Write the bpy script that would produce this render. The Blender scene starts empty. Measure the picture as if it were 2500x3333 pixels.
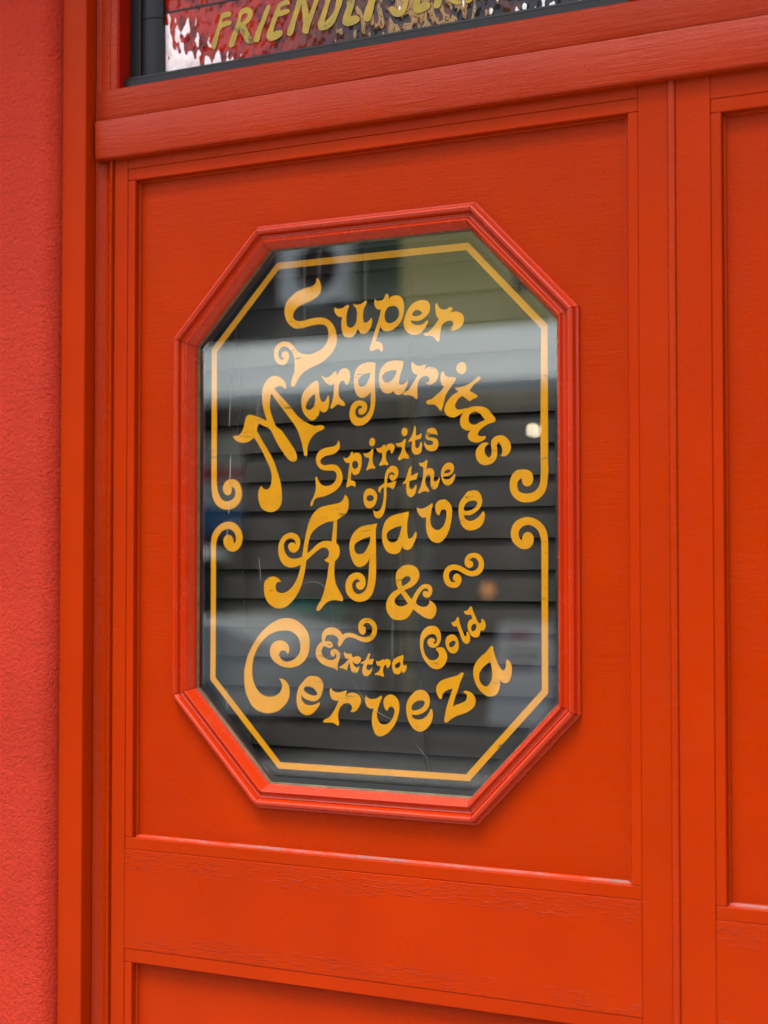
import bpy, bmesh, math, random
from mathutils import Matrix, Vector, noise as mnoise
random.seed(7)
S = bpy.context.scene
C = S.collection
PI = math.pi

# ------------------------------------------------------------------ camera
cam_d = bpy.data.cameras.new('camera')
cam = bpy.data.objects.new('camera', cam_d)
C.objects.link(cam)
CX, CY, CZ = 1.390154, -1.835488, 1.5
yaw, pitch, roll = math.radians(-27.45357), math.radians(1.89133), math.radians(-0.01934)
cy_, sy_, cp_, sp_ = math.cos(yaw), math.sin(yaw), math.cos(pitch), math.sin(pitch)
fwd = Vector((sy_*cp_, cy_*cp_, sp_))
rgt = Vector((cy_, -sy_, 0))
upv = rgt.cross(fwd)
r2 = rgt*math.cos(roll) + upv*math.sin(roll)
u2 = -rgt*math.sin(roll) + upv*math.cos(roll)
mw = Matrix((r2, u2, -fwd)).transposed().to_4x4()
mw.translation = (CX, CY, CZ)
cam.matrix_world = mw
cam_d.sensor_fit = 'HORIZONTAL'
cam_d.sensor_width = 24.0
cam_d.lens = 49.92
cam_d.clip_start = 0.05
cam_d.clip_end = 500
cam_d.dof.use_dof = True
cam_d.dof.focus_distance = 2.08
cam_d.dof.aperture_fstop = 2.3
S.camera = cam

# ------------------------------------------------------------------ sky, sun, exposure
world = bpy.data.worlds.new('World')
S.world = world
world.use_nodes = True
wn = world.node_tree
bg = wn.nodes['Background']
sky = wn.nodes.new('ShaderNodeTexSky')
sky.sky_type = 'NISHITA'
sky.sun_disc = False
SUN_EL, SUN_AZ = math.radians(68), math.radians(192)     # veiled sun, high over the far side of the street
sky.sun_elevation = SUN_EL
sky.sun_rotation = SUN_AZ
sky.dust_density = 4.0
sky.air_density = 1.2
hs = wn.nodes.new('ShaderNodeHueSaturation')
hs.inputs['Saturation'].default_value = 0.55
wn.links.new(sky.outputs[0], hs.inputs['Color'])
wn.links.new(hs.outputs[0], bg.inputs['Color'])
bg.inputs['Strength'].default_value = 0.15
sun_d = bpy.data.lights.new('sun', 'SUN')
sun_d.energy = 1.5
sun_d.angle = math.radians(24)
sun_d.color = (1.0, 0.95, 0.88)
sun = bpy.data.objects.new('sun', sun_d)
C.objects.link(sun)
sd = Vector((math.sin(SUN_AZ)*math.cos(SUN_EL), math.cos(SUN_AZ)*math.cos(SUN_EL), math.sin(SUN_EL)))
sun.rotation_euler = sd.to_track_quat('Z', 'Y').to_euler()
S.view_settings.view_transform = 'Standard'
S.view_settings.look = 'None'
S.view_settings.gamma = 1.0
S.view_settings.use_curve_mapping = False
S.view_settings.exposure = 1.55
try:
    S.cycles.max_bounces = 10
    S.cycles.transparent_max_bounces = 12
except Exception:
    pass

# ------------------------------------------------------------------ materials
def new_mat(name):
    m = bpy.data.materials.new(name); m.use_nodes = True
    return m, m.node_tree, m.node_tree.nodes['Principled BSDF']
def N(nt, t, **kw):
    n = nt.nodes.new(t)
    for k, v in kw.items(): setattr(n, k, v)
    return n
def noise_tex(nt, vec, scale, detail=3, rough=0.55, stretch=None):
    if stretch:
        mp = N(nt, 'ShaderNodeMapping'); mp.inputs['Scale'].default_value = stretch
        nt.links.new(vec, mp.inputs[0]); vec = mp.outputs[0]
    n = N(nt, 'ShaderNodeTexNoise'); n.inputs['Scale'].default_value = scale
    n.inputs['Detail'].default_value = detail; n.inputs['Roughness'].default_value = rough
    nt.links.new(vec, n.inputs['Vector'])
    return n.outputs[0]
def math_n(nt, op, a, b=None, clamp=False):
    n = N(nt, 'ShaderNodeMath', operation=op); n.use_clamp = clamp
    for i, v in enumerate((a, b)):
        if v is None: continue
        if isinstance(v, (int, float)): n.inputs[i].default_value = v
        else: nt.links.new(v, n.inputs[i])
    return n.outputs[0]
def maprange(nt, v, a, b, c=0.0, d=1.0):
    n = N(nt, 'ShaderNodeMapRange'); n.inputs[1].default_value = a; n.inputs[2].default_value = b
    n.inputs[3].default_value = c; n.inputs[4].default_value = d
    nt.links.new(v, n.inputs[0]); return n.outputs[0]
def bump(nt, h, dist, strength=1.0, prev=None):
    b = N(nt, 'ShaderNodeBump'); b.inputs['Distance'].default_value = dist; b.inputs['Strength'].default_value = strength
    nt.links.new(h, b.inputs['Height'])
    if prev is not None: nt.links.new(prev, b.inputs['Normal'])
    return b.outputs[0]
def mixc(nt, f, a, b):
    n = N(nt, 'ShaderNodeMix', data_type='RGBA')
    if isinstance(f, (int, float)): n.inputs[0].default_value = f
    else: nt.links.new(f, n.inputs[0])
    for i, v in ((6, a), (7, b)):
        if isinstance(v, tuple): n.inputs[i].default_value = (*v, 1)
        else: nt.links.new(v, n.inputs[i])
    return n.outputs[2]

def paint(name, col, grain='x', gamp=0.00012, peel=0.0003, rough=0.36, bands=(), lumps=0.0005, col2=None, spec=0.07, coat=0.0):
    """thick brushed gloss paint: orange peel, brush grain, sagging lumps and pimples"""
    m, nt, p = new_mat(name)
    tc = N(nt, 'ShaderNodeTexCoord').outputs['Object']
    oi = N(nt, 'ShaderNodeObjectInfo').outputs['Random']
    off = N(nt, 'ShaderNodeVectorMath', operation='ADD'); nt.links.new(tc, off.inputs[0])
    sc = math_n(nt, 'MULTIPLY', oi, 3.0)
    cb = N(nt, 'ShaderNodeCombineXYZ'); nt.links.new(sc, cb.inputs[0]); nt.links.new(sc, cb.inputs[1])
    nt.links.new(cb.outputs[0], off.inputs[1]); v = off.outputs[0]
    st = {'x': (0.06, 1, 1), 'z': (1, 1, 0.06)}[grain]
    g = noise_tex(nt, v, 420, 3, 0.6, st)
    g2 = noise_tex(nt, v, 120, 2, 0.5, st)
    gm = noise_tex(nt, v, 9, 3, 0.5)
    gmask = maprange(nt, gm, 0.35, 0.7, 0.25, 1.0)
    gg = math_n(nt, 'MULTIPLY', math_n(nt, 'ADD', g, g2), gmask)
    n = bump(nt, gg, gamp)
    pl = noise_tex(nt, v, 330, 2, 0.5)
    n = bump(nt, pl, peel, prev=n)
    lp = noise_tex(nt, v, 26, 2, 0.5)
    n = bump(nt, lp, lumps, prev=n)
    vo = N(nt, 'ShaderNodeTexVoronoi'); vo.inputs['Scale'].default_value = 34; nt.links.new(v, vo.inputs['Vector'])
    pim = maprange(nt, vo.outputs['Distance'], 0.0, 0.045, 1.0, 0.0)
    sel = N(nt, 'ShaderNodeSeparateColor'); nt.links.new(vo.outputs['Color'], sel.inputs[0])
    pim = math_n(nt, 'MULTIPLY', pim, maprange(nt, sel.outputs[0], 0.62, 0.70))
    n = bump(nt, pim, 0.0012, prev=n)
    sep = N(nt, 'ShaderNodeSeparateXYZ'); nt.links.new(tc, sep.inputs[0])
    for (a, b, x0, x1) in bands:                      # ragged filler strips left under the paint
        w = noise_tex(nt, tc, 30, 5, 0.75, (1, 1, 3))
        zz = math_n(nt, 'ADD', sep.outputs[2], math_n(nt, 'MULTIPLY', math_n(nt, 'SUBTRACT', w, 0.5), 0.030))
        mk = math_n(nt, 'MULTIPLY', maprange(nt, zz, a, a+0.002), maprange(nt, zz, b-0.002, b, 1.0, 0.0))
        rg = noise_tex(nt, tc, 230, 4, 0.7, (0.22, 1, 1.2))
        rg = math_n(nt, 'MULTIPLY', maprange(nt, rg, 0.50, 0.66), math_n(nt, 'MULTIPLY', mk, maprange(nt, noise_tex(nt, tc, 22, 3, 0.6, (0.5, 1, 1)), 0.35, 0.6)))
        n = bump(nt, rg, 0.0009, prev=n)
    nt.links.new(n, p.inputs['Normal'])
    cv = noise_tex(nt, v, 5, 4, 0.6)
    c2 = col2 or (col[0]*0.86, col[1]*0.80, col[2]*0.8)
    cc = mixc(nt, maprange(nt, cv, 0.3, 0.7), col, c2)
    big = noise_tex(nt, v, 1.7, 3, 0.6)
    cc = mixc(nt, maprange(nt, big, 0.35, 0.70, 0.0, 0.5), cc, (col[0]*0.82, col[1]*0.92, col[2]))
    # thin dusty bloom and grime specks
    dn = noise_tex(nt, v, 700, 2, 0.5)
    cc = mixc(nt, maprange(nt, dn, 0.66, 0.8, 0.0, 0.25), cc, (col[0]*1.0, col[1]*2.2+0.01, 0.002))
    nt.links.new(cc, p.inputs['Base Color'])
    rn = noise_tex(nt, v, 40, 3, 0.6)
    nt.links.new(maprange(nt, rn, 0.3, 0.7, rough-0.10, rough+0.12), p.inputs['Roughness'])
    p.inputs['Specular IOR Level'].default_value = spec
    if coat:
        p.inputs['Coat Weight'].default_value = coat; p.inputs['Coat Roughness'].default_value = 0.14; p.inputs['Coat IOR'].default_value = 1.6
        nt.links.new(n, p.inputs['Coat Normal'])
    return m
ORANGE = (0.33, 0.0215, 0.0000)
RED = (0.40, 0.0215, 0.0004)
mp_v = paint('orange_paint_vertical', ORANGE, 'z', 0.00010)
mp_h = paint('orange_paint_horizontal', ORANGE, 'x', 0.00014)
mp_ledge = paint('orange_paint_ledge', (0.32, 0.0215, 0.0005), 'x', 0.0009, 0.00030, 0.34, spec=0.20)
mp_panel = paint('orange_paint_panel', ORANGE, 'x', 0.00040, 0.0003, 0.32)
mp_rail = paint('orange_paint_rail', ORANGE, 'x', 0.00012, bands=((1.0715, 1.1005, 0, 1), (0.964, 0.9885, 0, 1)))
mp_rail2 = paint('orange_paint_rail_right', ORANGE, 'x', 0.00012, bands=((1.058, 1.0865, 0, 1), (0.950, 0.974, 0, 1)))
mp_mould = paint('red_orange_moulding_paint', RED, 'x', 0.00003, 0.00006, 0.22, lumps=0.00015, spec=0.3, coat=0.12)
mp_bead = paint('glossy_bead_paint', ORANGE, 'z', 0.00006, 0.0003, 0.26, spec=0.16)
mp_dark = paint('red_reveal_paint', (0.34, 0.010, 0.003), 'z', 0.00008)

def simple(name, col, rough=0.6, metal=0.0, spec=0.5, var=0.15, scale=20, bmp=0.0, bscale=200, emit=None, estr=0):
    m, nt, p = new_mat(name)
    tc = N(nt, 'ShaderNodeTexCoord').outputs['Object']
    f = noise_tex(nt, tc, scale, 4, 0.6)
    nt.links.new(mixc(nt, maprange(nt, f, 0.3, 0.7), col, tuple(c*(1-var) for c in col)), p.inputs['Base Color'])
    p.inputs['Roughness'].default_value = rough; p.inputs['Metallic'].default_value = metal
    p.inputs['Specular IOR Level'].default_value = spec
    if bmp:
        nt.links.new(bump(nt, noise_tex(nt, tc, bscale, 3, 0.6), bmp), p.inputs['Normal'])
    if emit:
        p.inputs['Emission Color'].default_value = (*emit, 1); p.inputs['Emission Strength'].default_value = estr
    return m

# stucco
m_stucco, nt, p = new_mat('red_textured_stucco')
tc = N(nt, 'ShaderNodeTexCoord').outputs['Object']
a_ = noise_tex(nt, tc, 430, 3, 0.6)
b_ = noise_tex(nt, tc, 190, 2, 0.5)
c_ = noise_tex(nt, tc, 9, 3, 0.5)
n_ = bump(nt, c_, 0.004)
n_ = bump(nt, b_, 0.0045, prev=n_)
n_ = bump(nt, a_, 0.0045, prev=n_)
nt.links.new(n_, p.inputs['Normal'])
cs_ = noise_tex(nt, tc, 3, 4, 0.6)
nt.links.new(mixc(nt, maprange(nt, cs_, 0.3, 0.7), (0.49, 0.031, 0.011), (0.37, 0.021, 0.007)), p.inputs['Base Color'])
p.inputs['Roughness'].default_value = 0.5; p.inputs['Specular IOR Level'].default_value = 0.12

# gold sign paint
m_gold, nt, p = new_mat('gold_sign_paint')
tc = N(nt, 'ShaderNodeTexCoord').outputs['Object']
f = noise_tex(nt, tc, 30, 4, 0.6)
cc = mixc(nt, maprange(nt, f, 0.3, 0.7), (0.72, 0.300, 0.000), (0.64, 0.262, 0.000))
br = noise_tex(nt, tc, 210, 3, 0.6, (0.25, 1, 1.2))
patch = maprange(nt, noise_tex(nt, tc, 24, 2, 0.5), 0.55, 0.62)
thin = math_n(nt, 'MULTIPLY', maprange(nt, br, 0.60, 0.68), patch)
cc = mixc(nt, math_n(nt, 'MULTIPLY', thin, 0.85), cc, (0.10, 0.085, 0.01))
nt.links.new(cc, p.inputs['Base Color'])
p.inputs['Roughness'].default_value = 0.6; p.inputs['Specular IOR Level'].default_value = 0.2

m_gold2, nt, p = new_mat('ochre_transom_paint')
tc = N(nt, 'ShaderNodeTexCoord').outputs['Object']
f = noise_tex(nt, tc, 60, 4, 0.6)
cc = mixc(nt, maprange(nt, f, 0.35, 0.65), (0.44, 0.25, 0.002), (0.30, 0.21, 0.006))
br = noise_tex(nt, tc, 260, 3, 0.6, (0.5, 1, 0.5))
patch = maprange(nt, noise_tex(nt, tc, 20, 2, 0.5), 0.55, 0.66)
cc = mixc(nt, math_n(nt, 'MULTIPLY', math_n(nt, 'MULTIPLY', maprange(nt, br, 0.54, 0.62), patch), 0.85), cc, (0.06, 0.03, 0.005))
nt.links.new(cc, p.inputs['Base Color']); p.inputs['Roughness'].default_value = 0.4

# clear glass: front face reflects, the rest only transmits
def glass_front(name, refl_ior=1.75, tint=(0.93, 0.96, 0.94), dirt=True):
    m = bpy.data.materials.new(name); m.use_nodes = True
    nt = m.node_tree; nt.nodes.remove(nt.nodes['Principled BSDF'])
    out = nt.nodes['Material Output']
    tr = N(nt, 'ShaderNodeBsdfTransparent'); tr.inputs[0].default_value = (*tint, 1)
    gl = N(nt, 'ShaderNodeBsdfGlossy'); gl.inputs['Roughness'].default_value = 0.0; gl.inputs['Color'].default_value = (0.96, 1.0, 0.98, 1)
    lw = N(nt, 'ShaderNodeLayerWeight'); lw.inputs['Blend'].default_value = 0.5
    fr = math_n(nt, 'ADD', math_n(nt, 'MULTIPLY', math_n(nt, 'POWER', lw.outputs['Facing'], 5.0), 0.85), 0.15)
    mx = N(nt, 'ShaderNodeMixShader')
    nt.links.new(fr, mx.inputs[0]); nt.links.new(tr.outputs[0], mx.inputs[1]); nt.links.new(gl.outputs[0], mx.inputs[2])
    last = mx.outputs[0]
    if dirt:
        tc = N(nt, 'ShaderNodeTexCoord').outputs['Object']
        df = N(nt, 'ShaderNodeBsdfDiffuse'); df.inputs[0].default_value = (0.5, 0.5, 0.47, 1)
        smear = maprange(nt, noise_tex(nt, tc, 7, 5, 0.6, (1, 1, 0.5)), 0.5, 0.85, 0.0, 0.010)
        vo = N(nt, 'ShaderNodeTexVoronoi'); vo.inputs['Scale'].default_value = 55; nt.links.new(tc, vo.inputs['Vector'])
        sel = N(nt, 'ShaderNodeSeparateColor'); nt.links.new(vo.outputs['Color'], sel.inputs[0])
        speck = math_n(nt, 'MULTIPLY', maprange(nt, vo.outputs['Distance'], 0.02, 0.06, 1.0, 0.0), maprange(nt, sel.outputs[1], 0.90, 0.93))
        runs = math_n(nt, 'MULTIPLY', maprange(nt, noise_tex(nt, tc, 90, 2, 0.5, (1, 1, 0.03)), 0.62, 0.72, 0.0, 0.06),
                      maprange(nt, noise_tex(nt, tc, 6, 2, 0.5), 0.5, 0.6))
        fac = math_n(nt, 'ADD', math_n(nt, 'ADD', smear, runs), math_n(nt, 'MULTIPLY', speck, 0.5), clamp=True)
        m2 = N(nt, 'ShaderNodeMixShader'); nt.links.new(fac, m2.inputs[0]); nt.links.new(last, m2.inputs[1]); nt.links.new(df.outputs[0], m2.inputs[2])
        last = m2.outputs[0]
    nt.links.new(last, out.inputs[0])
    return m
m_glass = glass_front('window_glass_face')
m_glass_in = bpy.data.materials.new('window_glass_inner'); m_glass_in.use_nodes = True
nt = m_glass_in.node_tree; nt.nodes.remove(nt.nodes['Principled BSDF'])
t_ = N(nt, 'ShaderNodeBsdfTransparent'); t_.inputs[0].default_value = (0.95, 0.97, 0.96, 1)
nt.links.new(t_.outputs[0], nt.nodes['Material Output'].inputs[0])

# rippled cathedral glass: streaky red and amber sheet, sky reflection painted into its colour, glossy hammered face
m_ripple, nt, p = new_mat('rippled_glass_painted_reflection')
tc = N(nt, 'ShaderNodeTexCoord').outputs['Object']
def hnoise(sc, st, det=1.5, seed=0.0):
    mp = N(nt, 'ShaderNodeMapping'); mp.inputs['Location'].default_value = (seed, seed*0.7, 0); mp.inputs['Scale'].default_value = st
    mp.inputs['Rotation'].default_value = (0, math.radians(-38), 0)
    nt.links.new(tc, mp.inputs[0])
    q = N(nt, 'ShaderNodeTexNoise'); q.inputs['Scale'].default_value = sc; q.inputs['Detail'].default_value = det; q.inputs['Roughness'].default_value = 0.5
    nt.links.new(mp.outputs[0], q.inputs['Vector']); return q.outputs[0]
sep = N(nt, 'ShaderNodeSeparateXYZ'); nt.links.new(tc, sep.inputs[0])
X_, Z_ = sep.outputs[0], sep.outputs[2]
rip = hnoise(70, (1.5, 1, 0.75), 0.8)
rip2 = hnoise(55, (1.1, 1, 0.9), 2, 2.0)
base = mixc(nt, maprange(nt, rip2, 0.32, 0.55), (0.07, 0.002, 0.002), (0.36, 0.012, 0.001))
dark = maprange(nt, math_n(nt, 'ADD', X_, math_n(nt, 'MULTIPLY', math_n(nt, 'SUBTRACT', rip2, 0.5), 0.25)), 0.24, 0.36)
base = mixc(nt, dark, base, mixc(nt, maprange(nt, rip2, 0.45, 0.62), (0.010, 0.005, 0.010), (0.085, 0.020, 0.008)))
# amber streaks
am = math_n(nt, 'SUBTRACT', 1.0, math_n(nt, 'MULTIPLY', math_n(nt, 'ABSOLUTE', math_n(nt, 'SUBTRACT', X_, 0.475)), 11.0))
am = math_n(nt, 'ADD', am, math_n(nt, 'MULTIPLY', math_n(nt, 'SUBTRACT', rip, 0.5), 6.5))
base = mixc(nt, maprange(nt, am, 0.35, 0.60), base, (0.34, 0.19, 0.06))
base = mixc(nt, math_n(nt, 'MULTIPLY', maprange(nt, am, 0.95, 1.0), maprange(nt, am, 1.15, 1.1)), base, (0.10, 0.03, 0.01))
# pale corner, a painted sky reflection: strongest at the lower left, breaking up towards the right and top
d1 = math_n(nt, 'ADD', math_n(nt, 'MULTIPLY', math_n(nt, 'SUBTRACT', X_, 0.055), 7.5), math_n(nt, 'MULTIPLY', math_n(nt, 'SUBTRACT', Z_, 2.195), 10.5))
sky_refl = math_n(nt, 'ADD', math_n(nt, 'SUBTRACT', 1.12, d1), math_n(nt, 'MULTIPLY', math_n(nt, 'SUBTRACT', rip, 0.5), 2.6))
base = mixc(nt, maprange(nt, sky_refl, 0.28, 0.36), base, mixc(nt, maprange(nt, rip2, 0.4, 0.6), (0.95, 0.80, 0.80), (0.80, 0.62, 0.60)))
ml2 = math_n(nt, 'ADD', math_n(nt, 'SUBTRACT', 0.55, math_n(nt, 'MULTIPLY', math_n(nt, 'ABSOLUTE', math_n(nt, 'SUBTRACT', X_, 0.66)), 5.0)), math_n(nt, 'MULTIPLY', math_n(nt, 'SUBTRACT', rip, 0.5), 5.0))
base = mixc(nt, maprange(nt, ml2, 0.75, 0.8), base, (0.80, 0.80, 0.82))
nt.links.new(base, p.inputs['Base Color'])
p.inputs['Roughness'].default_value = 0.12; p.inputs['Specular IOR Level'].default_value = 0.3
nb = bump(nt, rip, 0.0025)
nt.links.new(nb, p.inputs['Normal'])

m_black = simple('black_powder_coated_metal', (0.0085, 0.008, 0.009), 0.45, 0.0, 0.3, 0.2, 30, 0.00008, 900)
m_seal = simple('black_rubber_seal', (0.012, 0.012, 0.014), 0.5)
m_putty = simple('aged_cream_putty', (0.10, 0.078, 0.036), 0.8, var=0.55, scale=60, bmp=0.0006, bscale=300)
m_slat = simple('dark_grey_slat_enamel', (0.032, 0.024, 0.021), 0.6, 0.0, 0.4, 0.12, 14, 0.00005, 300)
m_cord = simple('dark_braided_cord', (0.035, 0.022, 0.025), 0.8, bmp=0.0003, bscale=900)
m_grime, nt, p = new_mat('dusty_sill_paint')
tc = N(nt, 'ShaderNodeTexCoord').outputs['Object']
f = maprange(nt, noise_tex(nt, tc, 40, 4, 0.7, (0.4, 1, 1)), 0.42, 0.62)
nt.links.new(mixc(nt, f, (0.42, 0.030, 0.006), (0.22, 0.10, 0.085)), p.inputs['Base Color'])
p.inputs['Roughness'].default_value = 0.4
nt.links.new(bump(nt, noise_tex(nt, tc, 260, 3, 0.6), 0.0006), p.inputs['Normal'])
m_room = simple('dark_interior_wall', (0.030, 0.020, 0.018), 0.9)
m_scratch = simple('pale_scratch', (0.28, 0.26, 0.23), 0.6)

# ------------------------------------------------------------------ geometry helpers
def mesh_obj(name, verts, faces, mat, parent=None, smooth=None, bevel=0.0, seg=2):
    me = bpy.data.meshes.new(name)
    me.from_pydata([tuple(v) for v in verts], [], faces)
    mats = mat if isinstance(mat, (list, tuple)) else [mat]
    for m in mats: me.materials.append(m)
    bm = bmesh.new(); bm.from_mesh(me)
    bmesh.ops.recalc_face_normals(bm, faces=bm.faces)
    bm.to_mesh(me); bm.free()
    o = bpy.data.objects.new(name, me); C.objects.link(o)
    if parent is not None: o.parent = parent
    if bevel:
        b = o.modifiers.new('bevel', 'BEVEL'); b.width = bevel; b.segments = seg; b.limit_method = 'ANGLE'; b.angle_limit = math.radians(35)
        b.harden_normals = True
        for pl in me.polygons: pl.use_smooth = True
        me.set_sharp_from_angle(angle=math.radians(60))
    elif smooth:
        for pl in me.polygons: pl.use_smooth = True
        me.set_sharp_from_angle(angle=math.radians(smooth))
    return o
def box_vf(x0, x1, y0, y1, z0, z1, base=0):
    v = [(x, y, z) for z in (z0, z1) for y in (y0, y1) for x in (x0, x1)]
    f = [(0,2,3,1), (4,5,7,6), (0,1,5,4), (2,6,7,3), (0,4,6,2), (1,3,7,5)]
    return v, [tuple(i+base for i in q) for q in f]
def box(name, x0, x1, y0, y1, z0, z1, mat, parent=None, bevel=0.0, seg=2):
    v, f = box_vf(x0, x1, y0, y1, z0, z1)
    return mesh_obj(name, v, f, mat, parent, bevel=bevel, seg=seg)
def boxes(name, lst, mat, parent=None, bevel=0.0):
    V, F = [], []
    for b in lst:
        v, f = box_vf(*b, base=len(V)); V += v; F += f
    return mesh_obj(name, V, F, mat, parent, bevel=bevel)
def prism(name, prof, a, b, axis, mat, parent=None, smooth=30, n=1, wob=0.0, seed=0):
    """extrude a closed profile; axis 'z': profile (x,y); axis 'x': profile (y,z)"""
    V, F = [], []; k = len(prof)
    for i in range(n+1):
        t = a+(b-a)*i/n
        d = wob*mnoise.noise(Vector((t*9, seed*3.1, 0)))
        for (p, q) in prof:
            V.append((p+d*0.5, q+d, t) if axis == 'z' else (t, p+d, q+d*0.5))
    for i in range(n):
        for j in range(k):
            F.append((i*k+j, i*k+(j+1) % k, (i+1)*k+(j+1) % k, (i+1)*k+j))
    F.append(tuple(range(k))); F.append(tuple(n*k+j for j in range(k)))
    return mesh_obj(name, V, F, mat, parent, smooth=smooth)
def tube(name, pts, r, mat, parent=None, sides=8):
    V, F = [], []
    P = [Vector(p) for p in pts]
    for i, p in enumerate(P):
        d = (P[min(i+1, len(P)-1)]-P[max(i-1, 0)]).normalized()
        a = d.cross(Vector((0, 1, 0)));
        if a.length < 1e-4: a = d.cross(Vector((1, 0, 0)))
        a.normalize(); b = d.cross(a)
        rr = r[i] if isinstance(r, (list, tuple)) else r
        for s in range(sides):
            an = 2*PI*s/sides; V.append(p+a*math.cos(an)*rr+b*math.sin(an)*rr)
    for i in range(len(P)-1):
        for s in range(sides):
            F.append((i*sides+s, i*sides+(s+1) % sides, (i+1)*sides+(s+1) % sides, (i+1)*sides+s))
    F.append(tuple(range(sides))); F.append(tuple((len(P)-1)*sides+s for s in range(sides)))
    return mesh_obj(name, V, F, mat, parent, smooth=50)
def lathe(name, prof, cx, cy, mat, parent=None, sides=20):
    V, F = [], []; k = len(prof)
    for s in range(sides):
        an = 2*PI*s/sides
        for (r, z) in prof: V.append((cx+r*math.cos(an), cy+r*math.sin(an), z))
    for s in range(sides):
        for j in range(k-1):
            F.append((s*k+j, s*k+j+1, ((s+1) % sides)*k+j+1, ((s+1) % sides)*k+j))
    return mesh_obj(name, V, F, mat, parent, smooth=40)
def thing(name, label, cat, loc=(0, 0, 0), group=None):
    o = bpy.data.objects.new(name, None); C.objects.link(o); o.location = loc
    o.empty_display_size = 0.1
    o['label'] = label; o['category'] = cat
    if group: o['group'] = group
    return o
def tag(o, label, cat, group=None):
    o['label'] = label; o['category'] = cat
    if group: o['group'] = group
    return o
def struct(o): o['kind'] = 'structure'; return o

# ------------------------------------------------------------------ ground, road
m_asph = simple('asphalt', (0.050, 0.050, 0.052), 0.85, var=0.3, scale=8, bmp=0.003, bscale=120)
m_pave = simple('grey_pavement', (0.40, 0.385, 0.355), 0.8, var=0.2, scale=3, bmp=0.002, bscale=90)
m_kerb = simple('bluestone_kerb', (0.20, 0.20, 0.21), 0.8, var=0.3, scale=6)
m_line = simple('white_road_paint', (0.75, 0.75, 0.72), 0.7, var=0.2, scale=10)
struct(box('ground', -150, 150, -150, 60, -0.6, -0.14, simple('bare_ground', (0.12, 0.11, 0.09), 0.9)))
struct(box('road', -60, 60, -11.6, -3.2, -0.139, -0.13, m_asph))
struct(box('pavement', -60, 60, -3.05, 6.0, -0.139, 0.0, m_pave))
struct(box('far_pavement', -60, 60, -24.0, -11.75, -0.139, 0.0, simple('dull_pavement', (0.17, 0.165, 0.155), 0.8, var=0.2, scale=3)))
struct(box('kerb', -60, 60, -3.2, -3.05, -0.139, 0.002, m_kerb, bevel=0.02))
struct(box('far_kerb', -60, 60, -11.75, -11.6, -0.139, 0.002, m_kerb, bevel=0.02))
struct(box('parking_line', -60, 60, -9.25, -9.13, -0.1298, -0.126, m_line))

# ------------------------------------------------------------------ this building's front
YS = -0.050       # face of the rendered wall
prof = [(-3.6, YS), (-0.092, YS), (-0.086, YS+0.0012), (-0.080, YS+0.004), (-0.0745, YS+0.009), (-0.0705, YS+0.015), (-0.0685, YS+0.022), (-0.0675, 0.02), (-0.0675, 0.25), (-3.6, 0.25)]
o = prism('stucco_wall', prof, 0.0, 4.6, 'z', m_stucco, smooth=40, n=60, wob=0.0012, seed=4)
tag(o, 'rough red stucco wall running up the left edge beside the doorway', 'wall')

front = thing('building_front', 'orange painted timber door surround with moulded jamb and ledge over the doors', 'door frame', (0, 0, 0))
# flat architrave board against the stucco
prism('architrave_board', [(-0.0673, -0.0300), (-0.0280, -0.0300), (-0.0266, -0.0292), (-0.0262, -0.0280), (-0.0268, -0.0060), (-0.0268, 0.04), (-0.0673, 0.04)], 0.0, 2.62, 'z', mp_v, front, 25, 40, 0.0004, 1)
# jamb: thin bead, hollow, second bead
cove = [(-0.0266, -0.0052), (-0.0312+0.0052, -0.0066)]
jprof = [(-0.0266, 0.004), (-0.0266, -0.0050), (-0.0258, -0.0066), (-0.0246, -0.0072), (-0.0234, -0.0066), (-0.0226, -0.0048)]
for i in range(9):
    t = i/8; jprof.append((-0.0215+0.0175*t, -0.0030+0.0050*math.sin(PI*t)*0.9+0.0010*t))
jprof += [(-0.0032, -0.0032), (-0.0022, -0.0048), (-0.0008, -0.0053), (0.0006, -0.0044), (0.0010, -0.0022), (0.0010, 0.04), (-0.0266, 0.04)]
prism('jamb_moulding', jprof, 0.0, 2.0786, 'z', mp_bead, front, 28, 60, 0.0005, 2)
tprof = [(-0.0266, 0.004), (-0.0266, -0.0050), (-0.0258, -0.0066), (-0.0246, -0.0072), (-0.0234, -0.0066), (-0.0226, -0.0048), (-0.0200, -0.0030), (-0.0200, 0.04), (-0.0266, 0.04)]
prism('jamb_bead', tprof, 2.0786, 2.62, 'z', mp_bead, front, 28, 20, 0.0006, 5)
# window stile left of the louvre opening
prism('window_stile', [(-0.0198, -0.0030), (-0.0180, -0.0048), (-0.0030, -0.0052), (-0.0022, -0.0038), (-0.0014, -0.0052), (0.0078, -0.0052), (0.0092, -0.0040), (0.0094, 0.0395), (-0.0198, 0.0395)], 2.1795, 2.62, 'z', mp_ledge, front, 25, 20, 0.0006, 6)
box('window_reveal', 0.0095, 0.0115, -0.0030, 0.0400, 2.1805, 2.62, mp_dark, front)
prism('window_sill_rail', [(0.10, 2.1356), (-0.0040, 2.1360), (-0.0060, 2.1374), (-0.0066, 2.1396), (-0.0062, 2.1782), (-0.0046, 2.1800), (0.016, 2.1808), (0.10, 2.1808)], -0.0198, 1.75, 'x', mp_ledge, front, 25, 40, 0.0005, 7)
# ledge with a rounded nose and drip
prism('ledge_board', [(0.05, 2.0790), (-0.0100, 2.0784), (-0.0124, 2.0789), (-0.0138, 2.0802), (-0.0143, 2.0822), (-0.0148, 2.1318), (-0.0142, 2.1336), (-0.0124, 2.1345), (-0.0040, 2.1349), (0.05, 2.1349)], -0.0216, 1.75, 'x', mp_ledge, front, 25, 50, 0.0006, 8)
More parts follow.
